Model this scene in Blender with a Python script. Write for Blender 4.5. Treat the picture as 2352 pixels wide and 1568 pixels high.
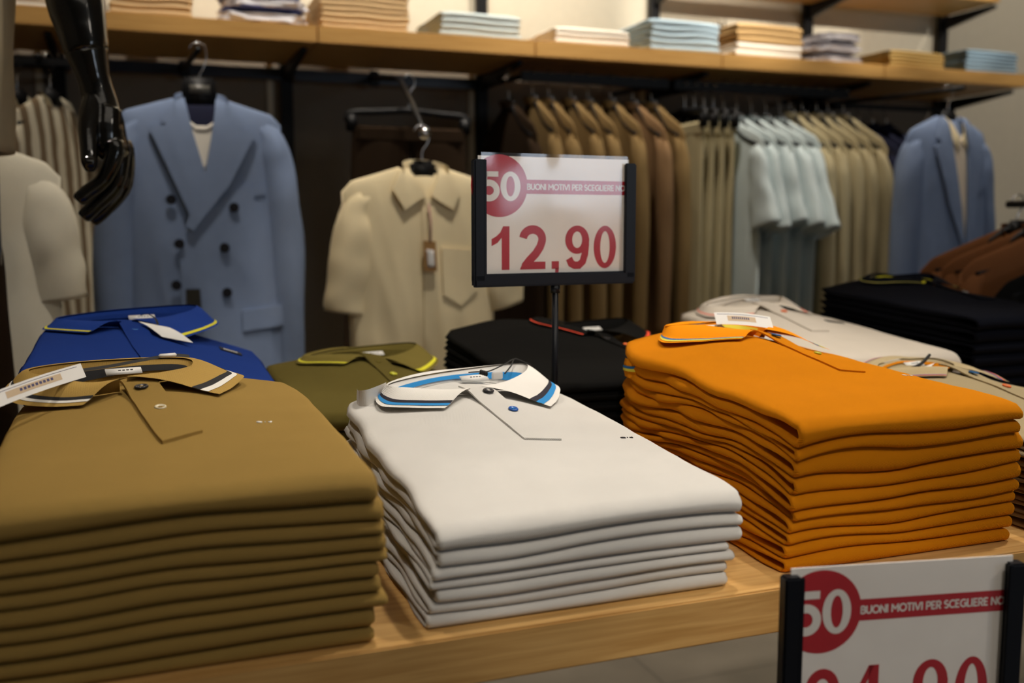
import bpy, bmesh, math, random
from mathutils import Vector, Matrix, noise, geometry

for o in list(bpy.data.objects): bpy.data.objects.remove(o)
SC = bpy.context.scene
COL = SC.collection
R = math.radians

# ------------------------------------------------------------------ camera
cam_d = bpy.data.cameras.new('camera'); cam = bpy.data.objects.new('camera', cam_d); COL.objects.link(cam)
cam_d.sensor_width = 36; cam_d.lens = 35.0
cam.location = (0, 0, 1.20)
cam.rotation_euler = (R(90 - 6.78), 0, R(-20.6))
cam_d.dof.use_dof = True; cam_d.dof.focus_distance = 1.07; cam_d.dof.aperture_fstop = 3.8
cam_d.clip_start = 0.02
SC.camera = cam

# ------------------------------------------------------------------ world, lamps, exposure
SC.view_settings.view_transform = 'Standard'; SC.view_settings.look = 'None'
SC.view_settings.gamma = 1.0; SC.view_settings.exposure = 0.0
SC.view_settings.use_curve_mapping = False
w = bpy.data.worlds.new('world'); SC.world = w; w.use_nodes = True
w.node_tree.nodes['Background'].inputs[0].default_value = (1.0, 0.93, 0.82, 1)
w.node_tree.nodes['Background'].inputs[1].default_value = 0.012

def spot(name, loc, aim, power, size=60, blend=0.6, radius=0.06, col=(1.0, 0.87, 0.68)):
    d = bpy.data.lights.new(name, 'SPOT'); d.energy = power; d.spot_size = R(size); d.spot_blend = blend
    d.shadow_soft_size = radius; d.color = col
    o = bpy.data.objects.new(name, d); COL.objects.link(o); o.location = loc
    o.rotation_euler = (Vector(aim) - Vector(loc)).to_track_quat('-Z', 'Y').to_euler()
    return o
def area(name, loc, rot, sx, sy, power, col):
    d = bpy.data.lights.new(name, 'AREA'); d.shape = 'RECTANGLE'; d.size = sx; d.size_y = sy
    d.energy = power; d.color = col
    o = bpy.data.objects.new(name, d); COL.objects.link(o); o.location = loc
    o.rotation_euler = tuple(R(a) for a in rot)
    return o
WARM = (1.0, 0.905, 0.78)
spot('track_spot_table', (1.0, 1.30, 3.1), (0.5, 0.98, 0.9), 80, 50, 0.8, 0.05, WARM)
spot('track_spot_orange', (1.55, 1.0, 3.1), (0.78, 0.95, 0.9), 84, 46, 0.8, 0.05, WARM)
spot('track_spot_left', (-0.35, 1.60, 3.1), (0.0, 1.10, 0.95), 56, 55, 0.8, 0.05, WARM)
spot('fill_spot_tee', (0.32, 1.55, 3.1), (-0.30, 2.02, 1.15), 80, 22, 0.8, 0.05, WARM)  # added lamp, only brightens the off-white tee
spot('fill_spot_sign', (0.55, -1.3, 3.1), (0.585, 0.62, 0.69), 72, 12, 0.35, 0.04, WARM)  # added frontal lamp so the lower sign isn't dark
spot('fill_spot_price', (-0.35, -1.2, 3.1), (0.489, 1.15, 1.21), 90, 8, 0.5, 0.04, WARM)  # added narrow beam that lifts the paper of the stemmed sign
spot('fill_spot_white', (-0.35, -0.8, 3.1), (0.37, 0.76, 0.92), 56, 7.5, 0.6, 0.04, WARM)  # added narrow beam on the front folds of the white stack
spot('fill_spot_front', (2.2, -0.9, 3.1), (0.80, 0.75, 0.9), 62, 44, 0.8, 0.08, WARM)  # added fill from front right for the stack fronts
spot('track_spot_blazer', (0.12, 2.10, 3.1), (0.15, 2.55, 1.2), 84, 30, 0.7, 0.05, WARM)
spot('fill_spot_cream', (0.75, 1.75, 3.1), (0.63, 2.3, 1.15), 100, 26, 0.7, 0.05, WARM)  # added lamp that brightens the cream shirt alone
for k, (x, p) in enumerate([(0.9, 30), (1.45, 66), (2.05, 80), (2.75, 46)]):
    spot('track_spot_wall', (x, 2.40, 3.1), (x + 0.02, 2.70, 1.35), p, 52, 0.7, 0.05, WARM)
for k, (x, p) in enumerate([(-0.1, 80), (0.7, 110), (1.4, 110)]):
    spot('track_spot_shelf', (x, 2.35, 3.1), (x, 3.25, 2.0), p, 80, 0.9, 0.06, WARM)
for k, (x, p) in enumerate([(1.95, 1000), (2.35, 900), (2.75, 700)]):
    spot('fill_spot_far', (x - 0.3, -2.4, 3.1), (x, 3.2, 1.93), p, 6.5, 0.3, 0.05, WARM)  # added low-angle beams to lighten the wall under the upper shelf
spot('fill_spot_rack', (2.3, 1.2, 3.1), (1.85, 1.75, 1.1), 62, 30, 0.7, 0.05, WARM)  # added lamp to brighten the rust brown sweaters
spot('track_spot_corner', (3.7, 1.7, 3.1), (3.45, 3.27, 1.6), 60, 50, 0.6, 0.05, WARM)
area('ceiling_fill_light', (0.6, -0.6, 3.12), (0, 0, 0), 2.4, 1.2, 9, (1.0, 0.9, 0.76))  # added weak overall fill, not a known ceiling fixture
area('shop_window_light', (3.95, -3.95, 1.85), (90, 0, 22), 1.25, 1.1, 22, (0.74, 0.85, 1.0))

# ------------------------------------------------------------------ materials
def lin(c):
    return tuple(((v / 255) / 12.92 if v / 255 <= 0.04045 else ((v / 255 + 0.055) / 1.055) ** 2.4) for v in c)
MATS = {}
def base_mat(name):
    m = bpy.data.materials.new(name); m.use_nodes = True
    return m, m.node_tree.nodes, m.node_tree.links, m.node_tree.nodes['Principled BSDF']
def plain(name, col, rough=0.5, metal=0.0, spec=0.5, coat=0.0):
    if name in MATS: return MATS[name]
    m, n, l, b = base_mat(name)
    b.inputs['Roughness'].default_value = rough; b.inputs['Metallic'].default_value = metal
    b.inputs['Specular IOR Level'].default_value = spec; b.inputs['Coat Weight'].default_value = coat
    b.inputs['Coat Roughness'].default_value = 0.06
    tc = n.new('ShaderNodeTexCoord'); nz = n.new('ShaderNodeTexNoise'); nz.inputs['Scale'].default_value = 30
    l.new(tc.outputs['Object'], nz.inputs['Vector'])
    mx = n.new('ShaderNodeMixRGB'); mx.inputs['Color1'].default_value = (*[v * 0.94 for v in col], 1); mx.inputs['Color2'].default_value = (*[min(1, v * 1.05) for v in col], 1)
    l.new(nz.outputs['Fac'], mx.inputs['Fac']); l.new(mx.outputs['Color'], b.inputs['Base Color'])
    MATS[name] = m; return m
def fabric(name, col, twill=0.0, rough=0.92, sheen=0.05, var=0.06, scale=400, period_axis=(1, 1, 1)):
    """woven / knitted cloth: fine diagonal rib as bump, slight mottling of the dye"""
    if name in MATS: return MATS[name]
    m, n, l, b = base_mat(name)
    b.inputs['Roughness'].default_value = rough; b.inputs['Specular IOR Level'].default_value = 0.06
    b.inputs['Sheen Weight'].default_value = sheen; b.inputs['Sheen Roughness'].default_value = 0.5
    b.inputs['Sheen Tint'].default_value = (*[min(1, c * 1.1 + 0.05) for c in col], 1)
    tc = n.new('ShaderNodeTexCoord')
    nz = n.new('ShaderNodeTexNoise'); nz.inputs['Scale'].default_value = 26; nz.inputs['Detail'].default_value = 5
    l.new(tc.outputs['Object'], nz.inputs['Vector'])
    mx = n.new('ShaderNodeMixRGB'); mx.inputs['Color1'].default_value = (*[c * (1 - var) for c in col], 1)
    mx.inputs['Color2'].default_value = (*[min(1, c * (1 + var)) for c in col], 1)
    l.new(nz.outputs['Fac'], mx.inputs['Fac']); l.new(mx.outputs['Color'], b.inputs['Base Color'])
    bp = n.new('ShaderNodeBump'); bp.inputs['Distance'].default_value = 0.0012
    if twill:
        wv = n.new('ShaderNodeTexWave'); wv.wave_type = 'BANDS'; wv.bands_direction = 'DIAGONAL'
        wv.inputs['Scale'].default_value = scale; wv.inputs['Distortion'].default_value = 0.6
        l.new(tc.outputs['Object'], wv.inputs['Vector'])
        l.new(wv.outputs['Fac'], bp.inputs['Height']); bp.inputs['Strength'].default_value = min(1, twill * 2.2)
        m2 = n.new('ShaderNodeMixRGB'); m2.blend_type = 'MULTIPLY'; m2.inputs['Fac'].default_value = 0.22
        l.new(mx.outputs['Color'], m2.inputs['Color1']); l.new(wv.outputs['Color'], m2.inputs['Color2']); l.new(m2.outputs['Color'], b.inputs['Base Color'])
    else:
        n2 = n.new('ShaderNodeTexNoise'); n2.inputs['Scale'].default_value = 350
        l.new(tc.outputs['Object'], n2.inputs['Vector'])
        l.new(n2.outputs['Fac'], bp.inputs['Height']); bp.inputs['Strength'].default_value = 0.35
    l.new(bp.outputs['Normal'], b.inputs['Normal'])
    MATS[name] = m; return m
def rib(name, col, axis='X', scale=300):
    """rib-knit cloth for collars"""
    if name in MATS: return MATS[name]
    m = fabric(name, col, 0.0)
    n, l, b = m.node_tree.nodes, m.node_tree.links, m.node_tree.nodes['Principled BSDF']
    bp = [x for x in n if x.type == 'BUMP'][0]; tc = [x for x in n if x.type == 'TEX_COORD'][0]
    wv = n.new('ShaderNodeTexWave'); wv.bands_direction = axis; wv.inputs['Scale'].default_value = scale
    l.new(tc.outputs['Object'], wv.inputs['Vector']); l.new(wv.outputs['Fac'], bp.inputs['Height']); bp.inputs['Strength'].default_value = 0.3
    return m
def wood(name, c1, c2, rough=0.45, stretch=(1.2, 26, 26)):
    if name in MATS: return MATS[name]
    m, n, l, b = base_mat(name)
    b.inputs['Roughness'].default_value = rough; b.inputs['Specular IOR Level'].default_value = 0.3
    tc = n.new('ShaderNodeTexCoord'); mp = n.new('ShaderNodeMapping'); mp.inputs['Scale'].default_value = stretch
    l.new(tc.outputs['Object'], mp.inputs['Vector'])
    n1 = n.new('ShaderNodeTexNoise'); n1.inputs['Scale'].default_value = 6; n1.inputs['Detail'].default_value = 8; n1.inputs['Distortion'].default_value = 0.4
    l.new(mp.outputs['Vector'], n1.inputs['Vector'])
    rp = n.new('ShaderNodeValToRGB'); rp.color_ramp.elements[0].position = 0.34; rp.color_ramp.elements[1].position = 0.66
    rp.color_ramp.elements[0].color = (*c1, 1); rp.color_ramp.elements[1].color = (*c2, 1)
    l.new(n1.outputs['Fac'], rp.inputs['Fac']); l.new(rp.outputs['Color'], b.inputs['Base Color'])
    bp = n.new('ShaderNodeBump'); bp.inputs['Distance'].default_value = 0.0004; bp.inputs['Strength'].default_value = 0.35
    l.new(n1.outputs['Fac'], bp.inputs['Height']); l.new(bp.outputs['Normal'], b.inputs['Normal'])
    MATS[name] = m; return m
def stripes(name, c1, c2, scale=9, axis='X', lo=0.42):
    if name in MATS: return MATS[name]
    m, n, l, b = base_mat(name)
    b.inputs['Roughness'].default_value = 0.95; b.inputs['Specular IOR Level'].default_value = 0.15
    tc = n.new('ShaderNodeTexCoord'); wv = n.new('ShaderNodeTexWave'); wv.bands_direction = axis
    wv.inputs['Scale'].default_value = scale; wv.inputs['Distortion'].default_value = 1.2; wv.inputs['Detail Scale'].default_value = 2
    l.new(tc.outputs['Object'], wv.inputs['Vector'])
    rp = n.new('ShaderNodeValToRGB'); rp.color_ramp.elements[0].position = lo; rp.color_ramp.elements[1].position = lo + .13
    rp.color_ramp.elements[0].color = (*c1, 1); rp.color_ramp.elements[1].color = (*c2, 1)
    l.new(wv.outputs['Fac'], rp.inputs['Fac']); l.new(rp.outputs['Color'], b.inputs['Base Color'])
    MATS[name] = m; return m

M_BLACK = plain('black_metal', (0.004, 0.004, 0.005), 0.5, 0, 0.25)
M_FRAME = plain('black_plastic', (0.004, 0.005, 0.008), 0.38, 0, 0.25)
M_CHROME = plain('chrome', (0.62, 0.62, 0.62), 0.22, 1.0)
M_GLOSS = plain('black_gloss', (0.004, 0.004, 0.004), 0.15, 0, 0.4, 0.35)
M_OAK = wood('oak', (0.50, 0.275, 0.085), (0.66, 0.40, 0.145))
M_SHELF = wood('shelf_oak', (0.50, 0.27, 0.075), (0.60, 0.345, 0.11))
M_CARD = plain('white_card', (0.75, 0.74, 0.72), 0.7)
M_SATIN = plain('white_satin', (0.8, 0.79, 0.77), 0.5)
M_INK = plain('dark_ink', (0.03, 0.03, 0.035), 0.7)
M_CORD = plain('black_cord', (0.008, 0.008, 0.008), 0.75)

# ------------------------------------------------------------------ helpers
def tag(o, label, cat, group=None, kind=None):
    if label: o['label'] = label
    if cat: o['category'] = cat
    if group: o['group'] = group
    if kind: o['kind'] = kind
    return o
def thing(name, label, cat, loc=(0, 0, 0), rz=0, group=None):
    o = bpy.data.objects.new(name, None); COL.objects.link(o); o.empty_display_size = 0.05
    o.location = loc; o.rotation_euler = (0, 0, rz)
    return tag(o, label, cat, group)
def mesh_obj(name, verts, faces, mat, parent=None, smooth=True, loc=None):
    me = bpy.data.meshes.new(name); me.from_pydata([tuple(v) for v in verts], [], faces)
    me.validate()
    bm = bmesh.new(); bm.from_mesh(me); bmesh.ops.recalc_face_normals(bm, faces=bm.faces); bm.to_mesh(me); bm.free()
    if smooth:
        me.polygons.foreach_set('use_smooth', [True] * len(me.polygons))
    me.materials.append(mat)
    o = bpy.data.objects.new(name, me); COL.objects.link(o)
    if parent is not None: o.parent = parent
    if loc is not None: o.location = loc
    return o
class MB:
    """collects shapes of ONE mesh"""
    def __init__(s): s.v = []; s.f = []
    def add(s, v, f):
        k = len(s.v); s.v += [Vector(p) for p in v]; s.f += [tuple(i + k for i in q) for q in f]; return s
    def box(s, c, d, rz=0, bev=0.0):
        bm = bmesh.new(); bmesh.ops.create_cube(bm, size=1)
        bmesh.ops.scale(bm, vec=d, verts=bm.verts)
        if bev: bmesh.ops.bevel(bm, geom=list(bm.edges), offset=bev, segments=2, affect='EDGES')
        bmesh.ops.rotate(bm, cent=(0, 0, 0), matrix=Matrix.Rotation(rz, 3, 'Z'), verts=bm.verts)
        bmesh.ops.translate(bm, vec=c, verts=bm.verts)
        bm.verts.index_update()
        s.add([v.co.copy() for v in bm.verts], [tuple(v.index for v in f.verts) for f in bm.faces]); bm.free(); return s
    def tube(s, pts, rad, n=8, rad2=None, cap=True, flat=None):
        """swept tube; rad may be a list; flat=(nx,ny,nz, ratio) squashes along a direction"""
        P = [Vector(p) for p in pts]; k0 = len(P)
        rs = rad if isinstance(rad, (list, tuple)) else [rad] * k0
        V = []; F = []
        up = None
        for i in range(k0):
            t = (P[min(i + 1, k0 - 1)] - P[max(i - 1, 0)]).normalized()
            if up is None:
                a = Vector((0, 1, 0)) if abs(t.y) < 0.9 else Vector((1, 0, 0))
                up = (a - t * a.dot(t)).normalized()
            else:
                up = (up - t * up.dot(t)).normalized()
            sd = t.cross(up)
            for j in range(n):
                an = 2 * math.pi * j / n
                d = up * math.cos(an) + sd * math.sin(an)
                r = rs[i]
                if isinstance(r, (tuple, list)): d = up * math.cos(an) * r[1] + sd * math.sin(an) * r[0]; V.append(P[i] + d)
                else: V.append(P[i] + d * r)
        for i in range(k0 - 1):
            for j in range(n):
                a = i * n + j; b = i * n + (j + 1) % n
                F.append((a, b, b + n, a + n))
        if cap: F.append(tuple(range(n))); F.append(tuple(range((k0 - 1) * n, k0 * n)))
        return s.add(V, F)
    def obj(s, name, mat, parent=None, smooth=True, loc=None): return mesh_obj(name, s.v, s.f, mat, parent, smooth, loc)
def auto_smooth(o, ang=35):
    me = o.data
    bm = bmesh.new(); bm.from_mesh(me)
    for e in bm.edges:
        if len(e.link_faces) == 2 and e.calc_face_angle(0) > R(ang): e.smooth = False
    bm.to_mesh(me); bm.free(); return o
def hard(o): return auto_smooth(o)
def cr(pts, n):
    """Catmull-Rom samples through points"""
    P = [Vector(p) for p in pts]; m = len(P) - 1; out = []
    for k in range(n):
        t = k / (n - 1) * m; i = min(int(t), m - 1); t -= i
        p0 = P[max(i - 1, 0)]; p1 = P[i]; p2 = P[i + 1]; p3 = P[min(i + 2, m)]
        out.append(0.5 * ((2 * p1) + (p2 - p0) * t + (2 * p0 - 5 * p1 + 4 * p2 - p3) * t * t + (3 * p1 - p0 - 3 * p2 + p3) * t ** 3))
    return out
def grid_faces(nu, nv, off=0):
    return [(off + i * nv + j, off + i * nv + j + 1, off + (i + 1) * nv + j + 1, off + (i + 1) * nv + j) for i in range(nu - 1) for j in range(nv - 1)]
def slab(rows, th, normal=None):
    """closed slab of thickness th from a grid of points (list of rows)"""
    nu, nv = len(rows), len(rows[0]); V = []; W = []
    for i in range(nu):
        for j in range(nv):
            a = rows[min(i + 1, nu - 1)][j] - rows[max(i - 1, 0)][j]; b = rows[i][min(j + 1, nv - 1)] - rows[i][max(j - 1, 0)]
            nn = a.cross(b)
            nn = nn.normalized() if nn.length > 1e-12 else Vector((0, 0, 1))
            if normal is not None and nn.dot(normal) < 0: nn = -nn
            V.append(rows[i][j] + nn * th * 0.5); W.append(rows[i][j] - nn * th * 0.5)
    F = grid_faces(nu, nv) + [tuple(reversed(f)) for f in grid_faces(nu, nv, nu * nv)]
    N = nu * nv
    loop = [(i, 0) for i in range(nu)] + [(nu - 1, j) for j in range(1, nv)] + [(i, nv - 1) for i in range(nu - 2, -1, -1)] + [(0, j) for j in range(nv - 2, 0, -1)]
    for k in range(len(loop)):
        a = loop[k][0] * nv + loop[k][1]; b = loop[(k + 1) % len(loop)]; b = b[0] * nv + b[1]
        F.append((a, b, b + N, a + N))
    return V, F
def patch(fn, poly, h, step=0.01, base=0.0, drop=True):
    """a piece of cloth / card / print lying on a surface: polygon in the surface's 2-D coordinates, filled, h thick.
    fn(a, b, off) -> 3-D point at height off over the surface"""
    pts = [Vector((p[0], p[1])) for p in poly]
    out = []
    m = len(pts)
    for i in range(m):
        a, b = pts[i], pts[(i + 1) % m]; k = max(1, int((b - a).length / step))
        out += [a.lerp(b, j / k) for j in range(k)]
    nb = len(out)
    xs = [p.x for p in out]; ys = [p.y for p in out]
    def inside(q):
        c = False
        for i in range(nb):
            a, b = out[i], out[i - 1]
            if (a.y > q.y) != (b.y > q.y) and q.x < (b.x - a.x) * (q.y - a.y) / (b.y - a.y) + a.x: c = not c
        return c
    inner = []
    nx = int((max(xs) - min(xs)) / step) + 1; ny = int((max(ys) - min(ys)) / step) + 1
    if nx * ny < 6000:
        for i in range(nx):
            for j in range(ny):
                q = Vector((min(xs) + (i + 0.5) * step, min(ys) + (j + 0.5) * step))
                if inside(q) and min((q - p).length for p in out) > step * 0.45: inner.append(q)
    r = geometry.delaunay_2d_cdt(out + inner, [], [list(range(nb))], 1, 1e-7)
    vs, fs = r[0], r[2]
    cnt = {}
    for f in fs:
        for i in range(len(f)):
            e = (f[i], f[(i + 1) % len(f)])
            cnt[e] = cnt.get(e, 0) + 1
    V = [fn(p.x, p.y, base + h) for p in vs]; N = len(vs)
    V += [fn(p.x, p.y, base if drop else base) for p in vs]
    F = [tuple(f) for f in fs] + [tuple(i + N for i in reversed(f)) for f in fs]
    for (a, b) in cnt:
        if (b, a) not in cnt: F.append((a, b, b + N, a + N))
    return V, F
def patch_obj(name, fn, poly, h, mat, parent, step=0.01, base=0.0, loc=None):
    v, f = patch(fn, poly, h, step, base)
    return hard(mesh_obj(name, v, f, mat, parent, True, loc))
def sstep(a, b, t):
    t = max(0, min(1, (t - a) / (b - a))); return t * t * (3 - 2 * t)
ORD = ['', 'topmost', 'second from the top', 'third from the top', 'fourth from the top', 'fifth from the top', 'sixth from the top', 'seventh from the top', 'eighth from the top', 'ninth from the top', 'tenth from the top', 'eleventh from the top']

# ------------------------------------------------------------------ the room
TBL = 0.872
def struct(o): o['kind'] = 'structure'; return o
def tiles(name, col, grout, size=1.6):
    m, n, l, b = base_mat(name); b.inputs['Roughness'].default_value = 0.5
    tc = n.new('ShaderNodeTexCoord'); br = n.new('ShaderNodeTexBrick'); br.offset = 0.0
    br.inputs['Scale'].default_value = size; br.inputs['Mortar Size'].default_value = 0.006; br.inputs['Row Height'].default_value = 0.5; br.inputs['Brick Width'].default_value = 1.0
    br.inputs['Color1'].default_value = (*col, 1); br.inputs['Color2'].default_value = (*[c * 0.93 for c in col], 1); br.inputs['Mortar'].default_value = (*grout, 1)
    nz = n.new('ShaderNodeTexNoise'); nz.inputs['Scale'].default_value = 5; nz.inputs['Detail'].default_value = 6
    mx = n.new('ShaderNodeMixRGB'); mx.blend_type = 'MULTIPLY'; mx.inputs['Fac'].default_value = 0.5
    l.new(tc.outputs['Object'], br.inputs['Vector']); l.new(tc.outputs['Object'], nz.inputs['Vector'])
    l.new(br.outputs['Color'], mx.inputs['Color1']); l.new(nz.outputs['Fac'], mx.inputs['Color2']); l.new(mx.outputs['Color'], b.inputs['Base Color'])
    return m
M_WALL = plain('wall_paint', (0.60, 0.545, 0.43), 0.85)
M_PANEL = plain('taupe_panel', (0.20, 0.165, 0.125), 0.8)
X0, X1, Y0, Y1, ZC = -2.6, 4.6, -4.2, 3.27, 3.2
struct(MB().box(((X0 + X1) / 2, (Y0 + Y1) / 2, -0.05), (X1 - X0 + .2, Y1 - Y0 + .2, 0.1)).obj('floor', tiles('floor_tile', (0.31, 0.265, 0.20), (0.2, 0.17, 0.13)), None, False))
struct(MB().box(((X0 + X1) / 2, (Y0 + Y1) / 2, ZC + .05), (X1 - X0 + .2, Y1 - Y0 + .2, 0.1)).obj('ceiling', plain('ceiling_paint', (0.62, 0.58, 0.5), 0.9), None, False))
struct(MB().box(((X0 + X1) / 2, Y1 + .05, ZC / 2), (X1 - X0 + .2, 0.1, ZC)).obj('wall_back', M_WALL, None, False))
struct(MB().box(((X0 + X1) / 2, Y0 - .05, ZC / 2), (X1 - X0 + .2, 0.1, ZC)).obj('wall_front', M_WALL, None, False))
struct(MB().box((X0 - .05, (Y0 + Y1) / 2, ZC / 2), (0.1, Y1 - Y0, ZC)).obj('wall_left', M_WALL, None, False))
struct(MB().box((X1 + .05, (Y0 + Y1) / 2, ZC / 2), (0.1, Y1 - Y0, ZC)).obj('wall_right', M_WALL, None, False))
struct(MB().box((0.6, Y1 - 0.008, 0.86), (4.92, 0.016, 1.72)).obj('trim_1', M_PANEL, None, False))
struct(MB().box((0.6, Y1 - 0.026, 0.05), (4.9, 0.02, 0.1)).obj('baseboard_back', M_OAK, None, False))
for k, x in enumerate((-0.243, 0.412, 1.075, 1.722)):
    struct(MB().box((x, Y1 - 0.021, 0.9), (0.018, 0.01, 1.62)).obj('trim_%d' % (k + 2), M_WALL, None, False))

# ------------------------------------------------------------------ display table
t = thing('display_table', 'long oak display table carrying the stacks of polo shirts', 'table', (0.625, 1.17, 0))
hard(MB().box((0, 0, TBL - 0.021), (2.15, 0.885, 0.042), 0, 0.0015).obj('table_top', M_OAK, t))
for sx in (-1, 1):
    for sy in (-1, 1):
        hard(MB().box((sx * 1.0, sy * 0.37, (TBL - 0.042) / 2), (0.05, 0.05, TBL - 0.0425), 0, 0.002).obj('leg', M_BLACK, t))

# ------------------------------------------------------------------ folded shirts
class Stack:
    def __init__(s, key, box, h, n, seed, weights=None, puff=0.025, z=TBL, amp=0.28, lamp=0.0):
        s.key = key; s.x0, s.x1, s.y0, s.y1 = box; s.h = h; s.n = n; s.seed = seed; s.puff = puff; s.z = z; s.amp = amp; s.lamp = lamp
        s.w = weights or [1 + 0.25 * noise.noise((i * 1.7, seed * 3.1, 0)) for i in range(n)]
    def uv(s, x, y):
        return max(0, min(1, (x - s.x0) / (s.x1 - s.x0))), max(0, min(1, (y - s.y0) / (s.y1 - s.y0)))
    def Z(s, i, x, y):
        u, v = s.uv(x, y); a, b, c, d = s.h
        H = (a * (1 - u) + b * u) * (1 - v) + (c * (1 - u) + d * u) * v
        tot = acc = 0
        for k in range(s.n):
            wk = s.w[k] * (1 + s.amp * (1 + s.lamp * (1 - u)) * noise.noise((u * 2.0 + s.seed * 5, v * 2.1, k * 4.7)))
            tot += wk
            if k < i: acc += wk
        pf = s.puff * math.exp(-((u - 0.47) / 0.34) ** 2) * sstep(0.28, 0.72, v)
        q = i / s.n
        de = min(x - s.x0, s.x1 - x)
        dr = 0.006 * math.exp(-max(0, y - s.y0) / 0.022) + 0.004 * math.exp(-max(0, de) / 0.016)
        wr = 0.0016 * noise.noise((x * 7 + s.seed, y * 17 - x * 5, s.seed)) + 0.0009 * noise.noise((x * 16 - y * 9, y * 30, s.seed + 2))
        return s.z + H * acc / tot + (pf + wr * min(1, (y - s.y0) / .05 if y > s.y0 else 0) - dr) * q ** 2.5
    def top(s, x, y): return s.Z(s.n, x, y) - 0.0003
    def fn(s, root): return lambda x, y, off: Vector((x, y, s.top(x, y) + off)) - Vector(root)

def fold_mesh(S, i, nu=30, md=16, dl=0.0, dr=0.0, df=0.0, wob=0.004, inset=0.026):
    """one shirt folded in half: a sheet bent into a U whose round nose faces the front; both halves have rounded side edges"""
    D = S.y1 - S.y0
    tm = max(0.006, sum(S.h) / 4 / S.n * S.w[i] / (sum(S.w) / S.n))
    yc = 0.5 * tm * 1.0
    prof = []                                         # (y, zeta, ny, nz, h, half id)
    for k in range(md):
        q = k / (md - 1); y = D - (D - yc) * (1 - (1 - q) ** 1.5)
        hs = 0.15 + 0.085 * sstep(0.006, 0.07, y - yc)
        e = min(1, (D - y) / 0.008); hs *= math.sqrt(max(0, 1 - (1 - e) ** 2))
        prof.append((y, 1 - max(hs, .15 + 0.085 * sstep(0.006, 0.07, y - yc)), 0, 1, hs, 0))
    for k in range(1, 8):
        ph = math.pi / 2 - math.pi * k / 8; hs = 0.15
        prof.append((yc - (yc - hs * tm) * math.cos(ph), 0.5 + 0.35 * math.sin(ph), -math.cos(ph), math.sin(ph), hs, 2))
    for k in range(md - 1, -1, -1):
        q = k / (md - 1); y = D - (D - yc) * (1 - (1 - q) ** 1.5)
        hb = 0.15 + 0.085 * sstep(0.006, 0.07, y - yc)
        e = min(1, (D - y) / 0.008)
        prof.append((y, hb, 0, -1, hb * math.sqrt(max(0, 1 - (1 - e) ** 2)), 1))
    us = []
    for k in range(nu):
        q = k / (nu - 1); us.append(0.5 - 0.5 * math.cos(math.pi * q) if True else q)
    us = [0.62 * u + 0.38 * k / (nu - 1) for k, u in enumerate(us)]
    VO = []; VI = []
    gap = 0.00025
    wdt = S.x1 - S.x0
    for u in us:
        for (y, ze, ny, nz, hs, half) in prof:
            v = y / D
            wl = wob * (0.4 + 1.1 * v) * noise.noise((y * 14, i * 3.3 + half * 1.7, S.seed)) + (0.003 if half == 1 else 0) * v
            wr = wob * 0.55 * noise.noise((y * 11 + 9, i * 2.1 + half * 1.3, S.seed + 4))
            bv = max(0, (v - (0.84 if S.key not in ('orange', 'tan') else .70)) / (0.16 if S.key not in ('orange', 'tan') else .30)); ins = (inset if S.key not in ('orange', 'tan') else .04) * (1 - math.sqrt(max(0, 1 - bv * bv)))
            xl = S.x0 + dl + wl + ins; xr = S.x1 + dr + wr - ins
            x = xl + (xr - xl) * u
            r = max(0.002, hs * tm * 1.25)
            e = min(1.0, min(x - xl, xr - x) / r); pr = math.sqrt(max(0, 1 - (1 - e) ** 2))
            for VV, sg in ((VO, 1), (VI, -1)):
                yy = S.y0 + df + y + sg * ny * hs * tm * pr
                zz = max(0, min(1, ze + sg * nz * hs * pr))
                za = S.Z(i, x, yy) + gap; zb = S.Z(i + 1, x, yy) - gap
                VV.append(Vector((x, yy, za + (zb - za) * zz)))
    np_ = len(prof); N = nu * np_
    F = grid_faces(nu, np_) + [tuple(reversed(f)) for f in grid_faces(nu, np_, N)]
    loop = [(a, 0) for a in range(nu)] + [(nu - 1, b) for b in range(1, np_)] + [(a, np_ - 1) for a in range(nu - 2, -1, -1)] + [(0, b) for b in range(np_ - 2, 0, -1)]
    for k in range(len(loop)):
        a = loop[k][0] * np_ + loop[k][1]; b = loop[(k + 1) % len(loop)]; b = b[0] * np_ + b[1]
        F.append((a, b, b + N, a + N))
    V = VO + VI
    bm = bmesh.new(); vs = [bm.verts.new(p) for p in V]
    for f in F:
        try: bm.faces.new([vs[k] for k in f])
        except ValueError: pass
    bmesh.ops.remove_doubles(bm, verts=bm.verts, dist=0.00002)
    bm.verts.index_update()
    V = [v.co.copy() for v in bm.verts]; F = [tuple(v.index for v in f.verts) for f in bm.faces]; bm.free()
    return V, F

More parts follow.
